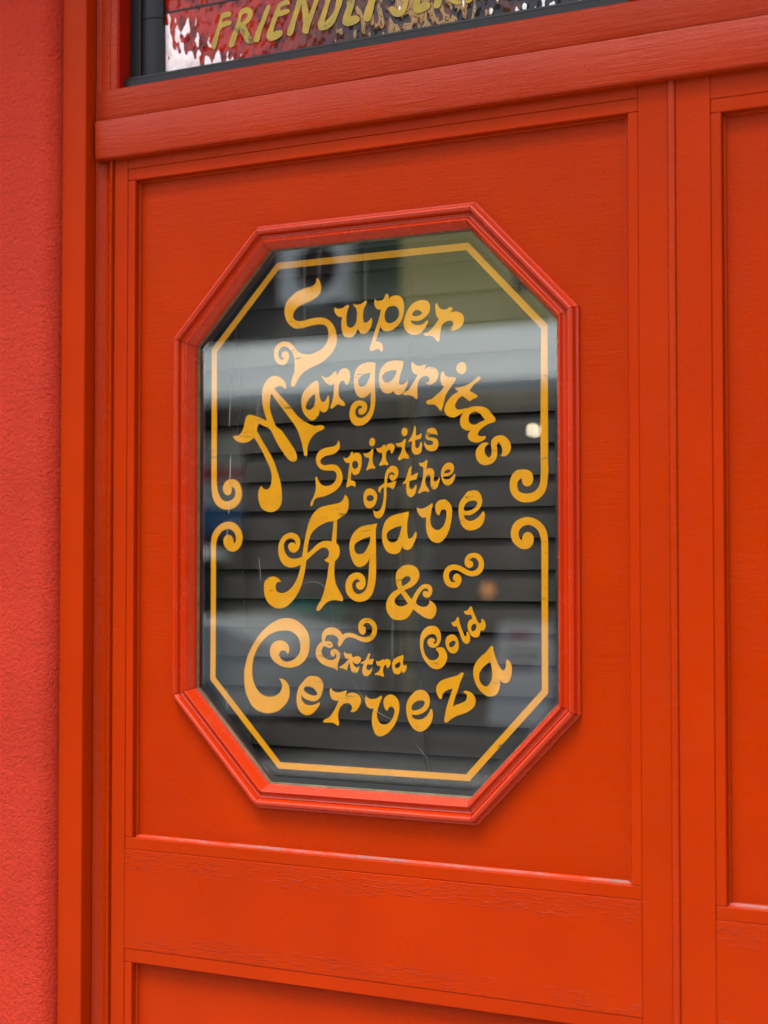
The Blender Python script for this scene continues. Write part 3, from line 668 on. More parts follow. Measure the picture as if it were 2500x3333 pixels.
        '4686,15748c 4735,15731 4788,15735 4842,15758 4911,15799c 4919,15776 4904,15714 4890,15637 4884,15561 4906,15493 4959,15454 5012,15453 5065,15491 5102,15567 5116,15644 5108,15701 5076,15716 5039,15697 5014,15638c 4980,15655 4959,15704 4959,15771 4991,15818 5044,15841 5108,15837 5160,15796 5192,15728 5194,15643 5176,15528 5139,15414 5080,15328 5012,15286 4937,15291 4873,15340 4836,15417 4822,15513 4826,15617c 4767,15615 4724,15649 4697,15698',
    ]),
    ('Agave', 'e', [
        '5370,15887 5423,15939 5496,15956 5558,15940 5599,15892 5620,15825 5609,15759 5568,15703 5505,15657 5443,15634 5391,15635 5363,15640c 5380,15592 5443,15560 5515,15576 5578,15618 5635,15681 5653,15655 5650,15579 5619,15513 5567,15467 5484,15442 5401,15449 5338,15498 5302,15584 5288,15679 5302,15793',
        '5360,15707c 5370,15754 5412,15801 5475,15821 5526,15818 5552,15794 5537,15751 5495,15714 5433,15691 5375,15692',
    ]),
    ('and', 'ampersand', [
        '4380,14846 4399,14914 4453,14967 4529,14996 4605,14998 4669,14972 4712,14924 4726,14857 4701,14789 4637,14726 4507,14670c 4561,14605 4612,14548c 4647,14606 4701,14683 4766,14737 4830,14752 4883,14733 4912,14685 4904,14627 4872,14584 4830,14571 4787,14593 4774,14626 4787,14655 4819,14660 4849,14644c 4853,14670 4830,14692 4792,14689 4744,14645 4701,14578 4669,14508c 4722,14467 4787,14452 4840,14469 4870,14512 4867,14546c 4925,14508 4963,14465 4971,14408 4946,14341 4904,14304 4851,14301 4776,14329 4701,14376 4634,14420c 4593,14355 4528,14296 4431,14277 4344,14288 4278,14341 4240,14418 4246,14515 4289,14593 4355,14652 4415,14682c 4388,14749',
        '4477,14721c 4464,14759 4480,14808 4518,14842 4561,14849 4597,14828 4588,14789 4540,14750',
        '4455,14632c 4398,14585 4366,14546 4371,14497 4409,14464 4474,14457 4561,14491c',
    ]),
    ('and', 'squiggle', [
        '5069,14858 5090,14934 5148,14987 5222,15003 5295,14990 5368,14958 5431,14927 5493,14921 5550,14954 5571,15001 5561,15048 5519,15086 5473,15086 5439,15056c 5473,15044 5491,15010 5478,14973 5436,14958 5389,14982 5372,15029 5384,15091 5426,15134 5494,15151 5566,15138 5618,15091 5643,15020 5628,14935 5576,14878 5493,14851 5410,14864 5337,14897 5274,14925 5222,14934 5169,14915 5146,14868 5159,14810 5201,14774 5251,14785c 5216,14801 5206,14834 5227,14873 5264,14887 5306,14863 5328,14811 5311,14754 5263,14711 5200,14704 5132,14725 5085,14781',
    ]),
    ('Cold', 'C', [
        '4733,13992 4743,14079 4786,14156 4850,14200 4914,14211 4978,14193 5020,14141 5034,14075 5020,13998 4978,13945 4919,13927 4866,13947 4840,13994 4856,14033 4893,14055 4935,14044 4951,14016 4928,13999 4932,13979 4962,13987 4978,14026 4967,14074 4930,14103 4882,14101 4829,14071 4792,14022 4781,13955 4791,13878 4823,13817 4871,13773 4924,13767 4977,13787 5007,13826 4999,13864 4958,13909c 4999,13933 5062,13931 5104,13886 5123,13820 5104,13743 5051,13680 4988,13652 4914,13662 4839,13717 4775,13801 4741,13896',
    ]),
    ('Cold', 'o', [
        '5099,14019 5120,14072 5168,14101 5220,14100 5262,14061 5285,13995 5283,13928 5256,13880 5209,13860 5157,13878 5115,13934',
        '5147,13973 5168,14006 5210,14026 5241,14013 5236,13979 5199,13945 5162,13940',
    ]),
    ('Cold', 'l', [
        '5181,14259c 5221,14269 5247,14293 5268,14326 5287,14325 5294,14279 5315,14213 5346,14138 5372,14087 5398,14096 5396,14134 5413,14141 5439,14102 5446,14046 5424,13998 5387,13989 5346,14015 5320,14071 5294,14137 5264,14211c 5220,14207 5194,14230',
    ]),
    ('Cold', 'd', [
        '5357,14403c 5404,14414 5430,14438 5451,14468 5469,14462 5482,14424 5513,14358 5549,14283 5574,14254 5600,14265 5605,14313c 5636,14299 5659,14257 5662,14210 5636,14167 5590,14162c 5584,14119 5558,14081 5507,14073 5460,14098 5424,14158 5411,14224 5429,14281 5481,14315c 5461,14367c 5419,14359 5378,14371',
        '5462,14178 5471,14225 5502,14247 5533,14236 5535,14198 5512,14160 5481,14150',
    ]),
    ('Extra', 'E', [
        '3266,14025 3278,14088 3329,14143 3401,14163 3482,14154 3543,14120 3589,14068c 3635,14091 3705,14096 3776,14080 3846,14053 3926,14044 3996,14067 4031,14120 4026,14182 3986,14225 3936,14231 3888,14192c 3926,14175 3936,14136 3921,14092 3886,14075 3846,14099 3824,14152 3831,14222 3876,14276 3946,14296 4016,14282 4076,14235 4102,14165 4091,14086 4046,14020 3976,13983 3896,13981 3816,14006 3746,14031 3675,14038 3625,14015 3589,13970 3554,13921 3533,13911 3513,13929 3513,13964 3528,13995c 3503,14035 3452,14060 3391,14064 3339,14049 3319,14009 3321,13973c 3370,13979 3421,13962 3435,13922 3416,13895 3370,13890 3304,13915c 3273,13883 3261,13838 3278,13785 3330,13742 3391,13730 3452,13736 3488,13764 3493,13804 3465,13825c 3467,13799 3447,13776 3422,13780 3401,13815 3411,13855 3452,13878 3503,13866 3539,13827 3546,13774 3528,13721 3513,13667 3511,13605 3501,13587c 3462,13617 3381,13637 3289,13665 3222,13712 3180,13774 3175,13836 3196,13899 3237,13949 3273,13970c',
        '3355,13938c 3386,13942 3411,13929c 3381,13926',
    ]),
    ('Extra', 'x', [
        '3610,13847c 3635,13825 3695,13818 3726,13828c 3726,13797 3741,13771c 3776,13785 3826,13789 3861,13765 3861,13730 3826,13694 3776,13692 3736,13726c 3746,13682 3771,13652 3806,13636 3836,13660c 3836,13632 3821,13597 3791,13565 3756,13564 3721,13589 3706,13633 3696,13681 3690,13703c 3670,13663 3655,13618 3655,13592c 3635,13604 3594,13621 3539,13628c 3554,13650 3605,13678 3645,13715 3685,13751c 3635,13759 3610,13802',
    ]),
    ('Extra', 't', [
        '3976,13825 3996,13832 4004,13817 3991,13786 3981,13746c 4016,13756 4056,13761c 4051,13735 4031,13686c 3996,13685 3961,13689c 3946,13657 3946,13627 3971,13610 4006,13620 4028,13647 4026,13612 4001,13563 3956,13532 3911,13538 3886,13572 3886,13625 3901,13678 3906,13696c 3876,13691 3856,13699 3886,13717 3926,13740 3951,13776',
    ]),
    ('Extra', 'r', [
        '4086,13738c 4115,13732 4155,13742 4199,13758 4209,13744c 4244,13765 4288,13754 4308,13720 4293,13681 4263,13645 4244,13662 4239,13688 4214,13678 4194,13634 4194,13582 4206,13547 4199,13531 4165,13541 4115,13549 4071,13556 4081,13574 4115,13588 4145,13624 4160,13668c 4120,13671 4095,13701',
    ]),
    ('Extra', 'a', [
        '4489,13821 4493,13790 4487,13747 4488,13704 4508,13682 4532,13705c 4539,13683 4532,13635 4508,13600 4479,13595 4454,13629c 4454,13598 4435,13576 4391,13569 4352,13587 4332,13638 4329,13708 4352,13761 4401,13792 4450,13811',
        '4448,13734c 4401,13714 4369,13683 4381,13653 4415,13654 4445,13685',
    ]),
    ('Cerveza', 'C', [
        '2600,13456c 2667,13448 2725,13405 2760,13342 2766,13252 2737,13161 2679,13088 2597,13025 2491,12988 2397,12979 2278,13002 2183,13058 2111,13157 2062,13266 2042,13408 2044,13540 2073,13673 2121,13796 2192,13919 2276,14032 2370,14125 2489,14208 2606,14260 2724,14277 2840,14259 2956,14196 3037,14107 3072,14019 3078,13929 3061,13819 3015,13728 2934,13657 2841,13619 2748,13609 2643,13623 2549,13666 2478,13734 2454,13814 2472,13895 2530,13952 2619,13974 2701,13951 2753,13892 2757,13832 2738,13786c 2707,13825 2660,13839 2613,13818 2599,13778 2631,13723 2701,13687 2795,13703 2876,13755 2928,13826 2934,13906 2910,14005 2852,14064 2771,14102 2677,14109 2560,14093 2442,14046 2347,13973 2276,13891 2217,13788 2181,13676 2169,13554 2182,13433 2218,13343 2278,13264 2361,13215 2456,13202 2550,13222 2620,13276 2649,13348 2637,13407',
    ]),
    ('Cerveza', 'e', [
        '2981,13429 3050,13491 3119,13508 3199,13501 3262,13458 3291,13390 3279,13310 3245,13230 3188,13178 3108,13170 3027,13192 2969,13224 2946,13253c 2958,13179 3004,13131 3073,13112 3142,13122 3200,13144 3232,13157 3237,13139 3205,13085 3154,13028 3085,12986 3022,12978 2947,13010 2900,13067 2877,13156 2883,13256 2911,13347',
        '2983,13327c 3015,13360 3085,13363 3153,13335 3202,13273c 3188,13252 3119,13247 3050,13267 3004,13295',
    ]),
    ('Cerveza', 'r', [
        '3411,13362c 3431,13325 3488,13302 3555,13305 3606,13321 3640,13335 3649,13318 3634,13283 3620,13251c 3668,13289 3735,13306 3802,13294 3852,13252 3863,13194 3835,13125 3791,13069 3741,13047 3699,13058c 3724,13076 3730,13115 3702,13153 3657,13166 3589,13144 3544,13093 3520,13023 3520,12955 3533,12896 3528,12867 3505,12861 3477,12879 3420,12896 3352,12893 3301,12891 3290,12910 3318,12936 3380,12963 3431,13020 3488,13110 3527,13193c 3465,13193 3420,13216 3394,13274 3391,13333',
    ]),
    ('Cerveza', 'v', [
        '3935,13286c 3952,13256 4002,13233 4068,13236 4123,13257 4167,13283 4178,13269 4156,13215 4123,13127 4101,13038 4112,12971 4156,12915 4211,12906 4276,12930 4331,12990 4358,13059 4358,13112 4320,13146 4282,13133 4254,13084c 4222,13111 4200,13168 4205,13236 4244,13281 4304,13303 4364,13286 4412,13235 4434,13158 4423,13062 4385,12954 4320,12855 4232,12778 4145,12749 4084,12771 4046,12842 4026,12948 4035,13035 4057,13114c 4002,13107 3952,13134 3927,13196',
    ]),
    ('Cerveza', 'e', [
        '4616,13315 4680,13366 4755,13380 4819,13356 4862,13305 4874,13230 4851,13152 4798,13097 4723,13061 4658,13051 4613,13058c 4626,13018 4680,12994 4755,13000 4819,13036 4867,13096 4888,13139 4904,13131 4917,13069 4904,12992 4861,12914 4797,12859 4717,12838 4647,12866 4583,12940 4545,13034 4533,13130 4551,13226',
        '4610,13123c 4616,13167 4659,13216 4723,13241 4776,13240 4803,13217 4782,13173 4734,13133 4669,13111 4626,13109',
    ]),
    ('Cerveza', 'z', [
        '5331,13621 5352,13617 5344,13579 5305,13492 5273,13396 5231,13291 5201,13173c 5241,13201 5314,13228 5377,13259 5400,13307 5393,13349 5354,13366 5356,13383 5408,13387 5471,13361 5512,13311 5522,13255 5496,13188 5439,13139 5356,13097 5272,13070 5199,13034 5136,12988 5105,12971 5081,12986 5089,13058 5115,13173 5158,13297 5202,13415c 5147,13397 5095,13371 5058,13332 5044,13279c 5026,13269 4989,13310 4968,13367 4973,13433 5021,13497 5095,13533 5190,13559 5273,13586',
    ]),
    ('Cerveza', 'a', [
        '5740,13968 5762,13967 5770,13920 5791,13845 5821,13771 5862,13698 5902,13663 5933,13690 5948,13803c 5984,13790 6019,13730 6024,13656 6008,13581 5978,13524 5932,13504 5881,13521 5858,13548c 5861,13483 5845,13417 5810,13360 5748,13332 5687,13332 5615,13371 5553,13435 5512,13518 5490,13602 5497,13687 5534,13763 5596,13831 5668,13889',
        '5727,13769c 5667,13730 5606,13671 5572,13605 5574,13539 5605,13483 5667,13453 5708,13478 5744,13544 5754,13620 5744,13704',
    ]),
    ('friendly', 'F', [
        '1799,22737 1809,22696 1792,22675 1678,22663 1657,22615c 1750,22621 1806,22610 1818,22580 1799,22559 1693,22539 1636,22518 1608,22432 1573,22328 1540,22254 1509,22253 1480,22288 1494,22352 1551,22489 1607,22625 1643,22729 1692,22747',
    ]),
    ('friendly', 'R', [
        '2017,22759 2101,22749 2157,22706 2168,22644 2129,22567 2046,22508c 2102,22403 2179,22266 2172,22243 2109,22232 2060,22260 2004,22359 1941,22470c 1920,22408 1878,22306 1843,22239 1793,22237 1768,22262 1779,22321 1849,22467 1919,22612 1954,22727',
        '2000,22665 2080,22667 2073,22624 2032,22588 1968,22560',
    ]),
    ('friendly', 'I', [
        '2393,22721 2427,22734 2448,22712 2441,22672 2379,22527 2311,22383 2263,22247 2214,22243 2179,22272 2200,22352 2283,22507',
    ]),
    ('friendly', 'E', [
        '2585,22726 2681,22754 2742,22744 2763,22691 2695,22684 2626,22671 2606,22621c 2695,22631 2749,22622 2760,22585 2722,22561 2572,22544c 2531,22455 2497,22342c 2572,22354 2641,22343 2650,22294 2607,22254 2463,22225 2408,22261 2391,22323 2449,22456 2517,22612',
    ]),
    ('friendly', 'N', [
        '2905,22773 2932,22793 2986,22784 3033,22670 3067,22488c 3140,22664 3167,22759 3200,22777 3254,22762 3194,22608 3134,22454 3074,22311 3054,22238 3013,22242 2966,22269 2973,22386 2963,22528 2950,22660c 2872,22460 2811,22269 2777,22245 2723,22271 2723,22319 2790,22473',
    ]),
    ('friendly', 'D', [
        '3370,22771c 3482,22798 3594,22734 3594,22613 3534,22456 3448,22302 3327,22245 3232,22260 3206,22333 3258,22470 3327,22626',
        '3448,22697 3486,22661 3486,22585 3448,22469 3379,22397 3319,22368 3353,22485 3396,22615',
    ]),
    ('friendly', 'L', [
        '3722,22712 3790,22701 3776,22552 3713,22366c 3790,22369 3849,22329 3841,22278 3671,22240 3594,22287 3594,22355 3654,22512',
    ]),
    ('friendly', 'Y', [
        '3984,22533c 3925,22678 3984,22713 4051,22597c 4127,22704 4210,22675 4085,22502 4060,22401 4009,22266 3942,22262 3905,22298 3925,22392',
    ]),
    ('service', 'S', [
        '4565,22363 4508,22261 4409,22247 4326,22305 4293,22378 4335,22408 4393,22369 4445,22331 4488,22361 4505,22433 4483,22510 4451,22590 4492,22672 4607,22690 4643,22632 4566,22608 4541,22560 4582,22479',
    ]),
    ('service', 'E', [
        '4655,22319 4659,22378 4688,22476 4721,22604 4867,22646 4913,22601 4802,22561 4778,22506c 4883,22525 4891,22465 4770,22448c 4745,22363c 4818,22381 4891,22362 4902,22316 4867,22277 4704,22249',
    ]),
    ('service', 'R', [
        '4948,22301 4980,22428 5045,22608 5189,22627 5237,22546 5189,22481 5125,22433c 5220,22373 5339,22295 5347,22272 5284,22268 5204,22310 5076,22405c 5060,22312 5020,22267 4964,22276',
        '5093,22556 5157,22567 5149,22517 5093,22490',
    ]),
    ('service', 'V', [
        '5395,22286 5363,22437 5356,22613 5411,22611 5435,22454 5450,22364c 5521,22527 5569,22620 5624,22604 5584,22473 5521,22309 5474,22266 5426,22266',
    ]),
    ('service', 'I', [
        '5615,22286 5678,22471 5725,22608 5788,22597 5756,22458 5693,22281 5646,22267',
    ]),
    ('service', 'C', [
        '5988,22304 5926,22271 5833,22272 5787,22337 5818,22476 5911,22590 6019,22600 6050,22552 5942,22527 5865,22425 5864,22353 5957,22366',
    ]),
    ('service', 'E', [
        '6080,22288 6111,22412 6157,22548 6279,22584 6310,22535 6211,22503 6188,22449c 6279,22462 6286,22411 6172,22387c 6149,22320c 6233,22334 6278,22312 6233,22277 6126,22238',
    ]),
    ('border', 'upper', [
        '1491,16537c 1491,16421 1492,16304 1492,16164 1499,16056 1513,15947 1551,15868 1606,15813 1689,15773 1772,15768 1854,15782 1936,15838 1985,15914 1997,15991 1976,16083 1935,16146 1880,16178 1825,16187 1752,16170 1702,16128 1682,16067 1698,16005 1743,15969 1789,15968 1821,16002 1830,16048 1827,16079c 1857,16071 1885,16032 1888,15978 1862,15924 1808,15891 1744,15880 1680,15901 1633,15952 1601,16022 1587,16100 1582,16162 1581,16302 1581,16418 1581,16535c 1576,17971c 2587,19049c 5402,19056c 6432,17971c 6421,16456c 6422,16317 6424,16163 6417,16066 6406,16003 6372,15948 6320,15911 6252,15896 6184,15901 6131,15925 6105,15982 6105,16031 6132,16073 6168,16090c 6173,16037 6200,16001 6237,15986 6282,15999 6313,16040 6320,16103 6298,16160 6245,16193 6178,16201 6102,16193 6041,16145 6007,16069 6001,15992 6021,15907 6078,15835 6161,15792 6244,15785 6312,15792 6387,15822 6454,15877 6495,15952 6514,16063 6524,16174 6521,16314 6522,16453c 6522,18010c 5431,19150c 2554,19139c 1491,18020c',
    ]),
    ('border', 'lower', [
        '1490,14909c 1490,15025 1491,15141 1488,15296 1497,15381 1543,15473 1626,15550 1717,15591 1791,15597 1873,15578 1946,15523 1996,15446 2010,15377 1992,15293 1947,15224 1874,15186 1801,15190 1737,15233 1695,15302 1700,15364 1736,15406 1791,15415 1837,15386 1860,15332 1863,15290c 1892,15316 1901,15370 1882,15432 1837,15478 1782,15498 1709,15483 1644,15442 1599,15380 1573,15295 1570,15179 1571,15040 1573,14909c 1570,13437c 2625,12325c 5385,12326c 6427,13436c 6428,14916c 6428,15028 6429,15133 6426,15258 6415,15348 6385,15425 6333,15474 6266,15500 6205,15493 6145,15456 6118,15393 6133,15337 6168,15298c 6171,15343 6197,15392 6243,15413 6288,15398 6318,15360 6325,15307 6306,15245 6257,15206 6197,15196 6129,15214 6068,15260 6027,15323 6014,15394 6027,15464 6069,15534 6145,15580 6236,15600 6318,15586 6401,15543 6460,15487 6497,15417 6515,15327 6518,15216 6518,15063 6516,14916c 6512,13399c 5432,12243c 2593,12237c 1484,13405c',
    ]),
]
def parse(s):
    out = []
    for q in s.split():
        c = q.endswith('c'); a, b = q.rstrip('c').split(',')
        out.append((int(a)/10000.0, int(b)/10000.0, c))
    return out
def smooth_loop(P, sub=6):
    """centripetal Catmull-Rom through the points, tangents broken at corner points"""
    n = len(P); out = []
    for i in range(n):
        p1, p2 = Vector(P[i][:2]), Vector(P[(i+1) % n][:2])
        c1, c2 = P[i][2], P[(i+1) % n][2]
        p0 = Vector(P[i-1][:2]) if not c1 else p1-(p2-p1)
        p3 = Vector(P[(i+2) % n][:2]) if not c2 else p2+(p2-p1)
        if c1 and c2:
            out.append(p1); continue
        d1 = max((p1-p0).length, 1e-6)**0.5; d2 = max((p2-p1).length, 1e-6)**0.5; d3 = max((p3-p2).length, 1e-6)**0.5
        m1 = (p1-p0)/d1-(p2-p0)/(d1+d2)+(p2-p1)/d2
        m2 = (p2-p1)/d2-(p3-p1)/(d2+d3)+(p3-p2)/d3
        m1 *= d2; m2 *= d2
        for s in range(sub):
            t = s/sub; t2 = t*t; t3 = t2*t
            out.append(p1*(2*t3-3*t2+1)+m1*(t3-2*t2+t)+p2*(-2*t3+3*t2)+m2*(t3-t2))
    return out
def flat_shape(name, loops, y, mat, parent, thick=0.00012, sub=6):
    cu = bpy.data.curves.new(name, 'CURVE'); cu.dimensions = '2D'; cu.fill_mode = 'BOTH'; cu.extrude = thick
    for L in loops:
        pts = smooth_loop(L, sub)
        sp = cu.splines.new('POLY'); sp.points.add(len(pts)-1); sp.use_cyclic_u = True
        for i, q in enumerate(pts):
            w = 0.00012*mnoise.noise(Vector((q.x*420, q.y*420, 0)))
            sp.points[i].co = (q.x+w, q.y-w, 0, 1)
    tmp = bpy.data.objects.new('tmp', cu); C.objects.link(tmp)
    bpy.context.view_layer.update()
    me = bpy.data.meshes.new_from_object(tmp.evaluated_get(bpy.context.evaluated_depsgraph_get()))
    bpy.data.objects.remove(tmp); bpy.data.curves.remove(cu)
    me.transform(Matrix.Rotation(PI/2, 4, 'X'))
    me.transform(Matrix.Translation((0, y, 0)))
    me.materials.clear(); me.materials.append(mat)
    me.name = name
    o = bpy.data.objects.new(name, me); C.objects.link(o)
    if parent is not None: o.parent = parent
    return o

# ------------------------------------------------------------------ louvre window over the doors
lv = thing('louvre_window', 'black framed louvre window with rippled glass lettered Friendly Service over the door', 'window')
FY = 0.022
box('frame_side', 0.0118, 0.0300, FY, 0.036, 2.1945, 2.6190, m_black, lv, 0.0012)
box('frame_lip', 0.0300, 0.0330, FY-0.003, 0.036, 2.1945, 2.6190, m_black, lv, 0.0008)
box('frame_side', 0.7400, 0.7695, FY, 0.036, 2.1945, 2.6190, m_black, lv, 0.0012)
prism('frame_bottom', [(0.010, 2.1812), (0.008, 2.1818), (0.0085, 2.1935), (0.0100, 2.1955), (0.0125, 2.1962), (0.0130, 2.1992), (0.0400, 2.2020), (0.0400, 2.1812)], 0.0118, 0.7695, 'x', m_black, lv, 25)
box('frame_top', 0.0118, 0.7695, FY, 0.036, 2.6192, 2.6204, m_black, lv)
# blade holders: rounded clips stacked up the side
def clip_profile(x0, x1):
    P = []
    for i in range(9):
        t = i/8; x = x0+(x1-x0)*t
        P.append((x, 0.019-0.005*math.sin(PI*min(1, t*1.15))**0.7 if t < 0.87 else 0.019+0.004*(t-0.87)/0.13))
    return P+[(x1, 0.050), (x0, 0.050)]
for z0, z1 in ((2.1965, 2.2802), (2.2815, 2.3690), (2.3703, 2.4580), (2.4593, 2.547)):
    prism('blade_clip', clip_profile(0.0355, 0.0690), z0, z1, 'z', m_black, lv, 40)
    prism('blade_clip', clip_profile(0.7040, 0.7380), z0, z1, 'z', m_black, lv, 40)
blades = []
for k, (z0, z1) in enumerate(((2.199, 2.2885), (2.2865, 2.3765), (2.3745, 2.4645), (2.4625, 2.5525))):
    dy = 0.008
    V = []
    for (y, z) in ((0.0290, z0), (0.0340, z0), (0.0340+dy, z1), (0.0290+dy, z1)):
        pass
    prof = [(0.0305, z0), (0.0355, z0), (0.0355-0.0015, z1), (0.0305-0.0015, z1)]
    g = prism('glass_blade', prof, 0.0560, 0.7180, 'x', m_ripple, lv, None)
    blades.append(g)
    prism('blade_edge', [(0.0285, z1-0.0002), (0.0360, z1-0.0002), (0.0360, z1+0.0028), (0.0285, z1+0.0028)], 0.0660, 0.7080, 'x', m_black, lv, None)

LABELS = {'S': 'letter S', 'dot': 'dot of the i', 'ampersand': 'ampersand', 'squiggle': 'small scrolled flourish'}
for word, ch, loops in LETTERING:
    L = [parse(s) for s in loops]
    if word in ('friendly', 'service'):
        o = flat_shape('letter', L, 0.0287, m_gold2, blades[0])
        o['label'] = 'ochre painted letter %s of %s' % (ch, word.upper())
    elif word == 'border':
        o = flat_shape('painted_border', L, PAINT_Y, m_gold, paneL, sub=8)
        o['label'] = 'gold %s border line ending in scrolls' % ch
    elif ch == 'squiggle':
        o = flat_shape('flourish', L, PAINT_Y, m_gold, paneL)
    elif ch == 'ampersand':
        o = flat_shape('ampersand', L, PAINT_Y, m_gold, paneL)
    else:
        o = flat_shape('letter', L, PAINT_Y, m_gold, paneL)
        o['label'] = ('gold painted dot over the i of %s' % word) if ch == 'dot' else 'gold painted letter %s of %s' % (ch, word)

# fine scratches on the pane
def ribbon(pts, w, name='scratch'):
    V, F = [], []
    for i, p in enumerate(pts):
        a = Vector(pts[max(i-1, 0)]); b = Vector(pts[min(i+1, len(pts)-1)]); dd = (b-a).normalized()
        nn = Vector((-dd.y, dd.x))*w*(math.sin(PI*(i+0.3)/len(pts))**0.5)
        V += [(p[0]+nn.x, GLASS_Y-0.0002, p[1]+nn.y), (p[0]-nn.x, GLASS_Y-0.0002, p[1]-nn.y)]
    for i in range(len(pts)-1): F.append((2*i, 2*i+1, 2*i+3, 2*i+2))
    return mesh_obj(name, V, F, m_scratch, paneL)
def arc(p0, p1, bend, n=14):
    a, b = Vector(p0), Vector(p1); d = b-a; nn = Vector((-d.y, d.x))
    return [tuple(a+d*(i/n)+nn*bend*4*(i/n)*(1-i/n)) for i in range(n+1)]
for p0, p1, bend, w in (((0.375, 1.352), (0.436, 1.298), -0.12, 0.00022), ((0.335, 1.374), (0.372, 1.380), 0.10, 0.00018),
                        ((0.230, 1.510), (0.233, 1.478), 0.02, 0.00022), ((0.1845, 1.760), (0.1815, 1.690), 0.0, 0.00035),
                        ((0.1842, 1.655), (0.1825, 1.610), 0.0, 0.0005), ((0.1820, 1.590), (0.1810, 1.570), 0.0, 0.0005),
                        ((0.1800, 1.555), (0.1765, 1.530), 0.0, 0.0004), ((0.1790, 1.330), (0.1790, 1.300), 0.0, 0.0004),
                        ((0.290, 1.470), (0.345, 1.440), 0.35, 0.00013), ((0.345, 1.440), (0.300, 1.375), 0.25, 0.00013),
                        ((0.470, 1.268), (0.486, 1.250), 0.0, 0.00018)):
    ribbon(arc(p0, p1, bend), w)

# ------------------------------------------------------------------ venetian blind
vb = thing('venetian_blind', 'dark grey venetian blind closed behind the lettered octagonal glass', 'blind', (0.40, 0.075, 1.10))
SLP, NS = 0.0406, 22
sv, sf = [], []
prof = []
for i in range(9):
    t = i/8
    y = 0.0085*t; z = 0.0390*t
    bow = 0.0011*math.sin(PI*t)
    prof.append((y-bow*0.87, z+bow*0.49))
full = prof+[(y+0.00045, z-0.0003) for y, z in prof[::-1]]
X0, X1, NX = -0.315, 0.315, 12
for i in range(NX+1):
    x = X0+(X1-X0)*i/NX
    for y, z in full: sv.append((x, y, z))
kk = len(full)
for i in range(NX):
    for j in range(kk): sf.append((i*kk+j, i*kk+(j+1) % kk, (i+1)*kk+(j+1) % kk, (i+1)*kk+j))
sf.append(tuple(range(kk))); sf.append(tuple(NX*kk+j for j in range(kk)))
slat0 = mesh_obj('slat', sv, sf, m_slat, vb, smooth=45)
for k in range(NS):
    s = slat0 if k == 0 else slat0.copy()
    if k:
        C.objects.link(s); s.parent = vb
    s.location = (random.uniform(-0.001, 0.001), -0.009, 0.027+SLP*k-0.10+0.0406*1.5)
    s.rotation_euler = (random.uniform(-0.02, 0.02), random.uniform(-0.0015, 0.0015), 0)
cx_ = [(0.4401, 1.8844), (0.4459, 1.6787), (0.4512, 1.5562), (0.4565, 1.4344), (0.4618, 1.3134), (0.4679, 1.2091)]
def cordx(z):
    for (xa, za), (xb, zb) in zip(cx_, cx_[1:]):
        if z >= zb or (xb, zb) == cx_[-1]: return xa+(xb-xa)*(za-z)/(za-zb)
def cord(name, dx, y, r, wav):
    P, Rr = [], []; n = 260
    for i in range(n+1):
        z = 2.02-0.90*i/n
        P.append((cordx(z)-0.40+dx+wav*math.sin(i*0.11)*0.7, y-0.075+0.003*math.sin((z-1.1)/SLP*2*PI), z-1.10))
        Rr.append(r*(1.0+0.35*math.sin(i*2.1)))
    return tube(name, P, Rr, m_cord, vb, 6)
cord('ladder_cord', 0.0, 0.0600, 0.0011, 0.0004)
cord('lift_cord', 0.006, 0.0625, 0.0005, 0.0010)
cord('ladder_cord', -0.270, 0.0600, 0.0011, 0.0004)
box('bottom_rail', -0.315, 0.315, -0.006, 0.018, -0.045, -0.022, m_slat, vb, 0.003)
box('head_rail', -0.315, 0.315, -0.012, 0.024, 0.985, 1.02, m_slat, vb, 0.002)

# ------------------------------------------------------------------ room behind
V, F = box_vf(-0.6, 2.4, 0.041, 3.2, 0.0, 3.0)
room = mesh_obj('room', V, [f for i, f in enumerate(F) if i != 2], m_room)
struct(room)
boxes('wall_lining', [(-0.6, 0.0095, 0.0412, 0.06, 0.0, 3.0), (1.66, 2.4, 0.0412, 0.06, 0.0, 3.0), (0.0096, 1.659, 0.0412, 0.06, 2.62, 3.0), (0.0096, 1.659, 0.0412, 0.05, 2.104, 2.1806), (0.7705, 1.659, 0.0412, 0.05, 2.182, 2.6195)], m_room)
struct(bpy.data.objects['wall_lining'])
# ------------------------------------------------------------------ across the street (seen in the glass)
m_cream = simple('cream_render', (0.80, 0.68, 0.27), 0.8, var=0.12, scale=1.5)
m_greyw = simple('grey_brown_render', (0.11, 0.095, 0.095), 0.85, var=0.15, scale=1.5)
m_green = simple('dark_green_trim', (0.07, 0.11, 0.05), 0.6)
m_fasc = simple('pale_roof_paint', (0.80, 0.86, 0.83), 0.6, var=0.05, scale=1)
m_dwin = simple('dark_window_glass', (0.015, 0.015, 0.018), 0.12)
m_frame = simple('brown_timber_frame', (0.06, 0.035, 0.028), 0.6)
m_metal = simple('light_grey_sheet_metal', (0.62, 0.64, 0.66), 0.5, var=0.05)
m_ac = simple('white_air_conditioner_enamel', (0.90, 0.93, 0.95), 0.5, var=0.04)
m_shop = simple('dark_shop_interior', (0.028, 0.012, 0.012), 0.9)
FYS = -14.8
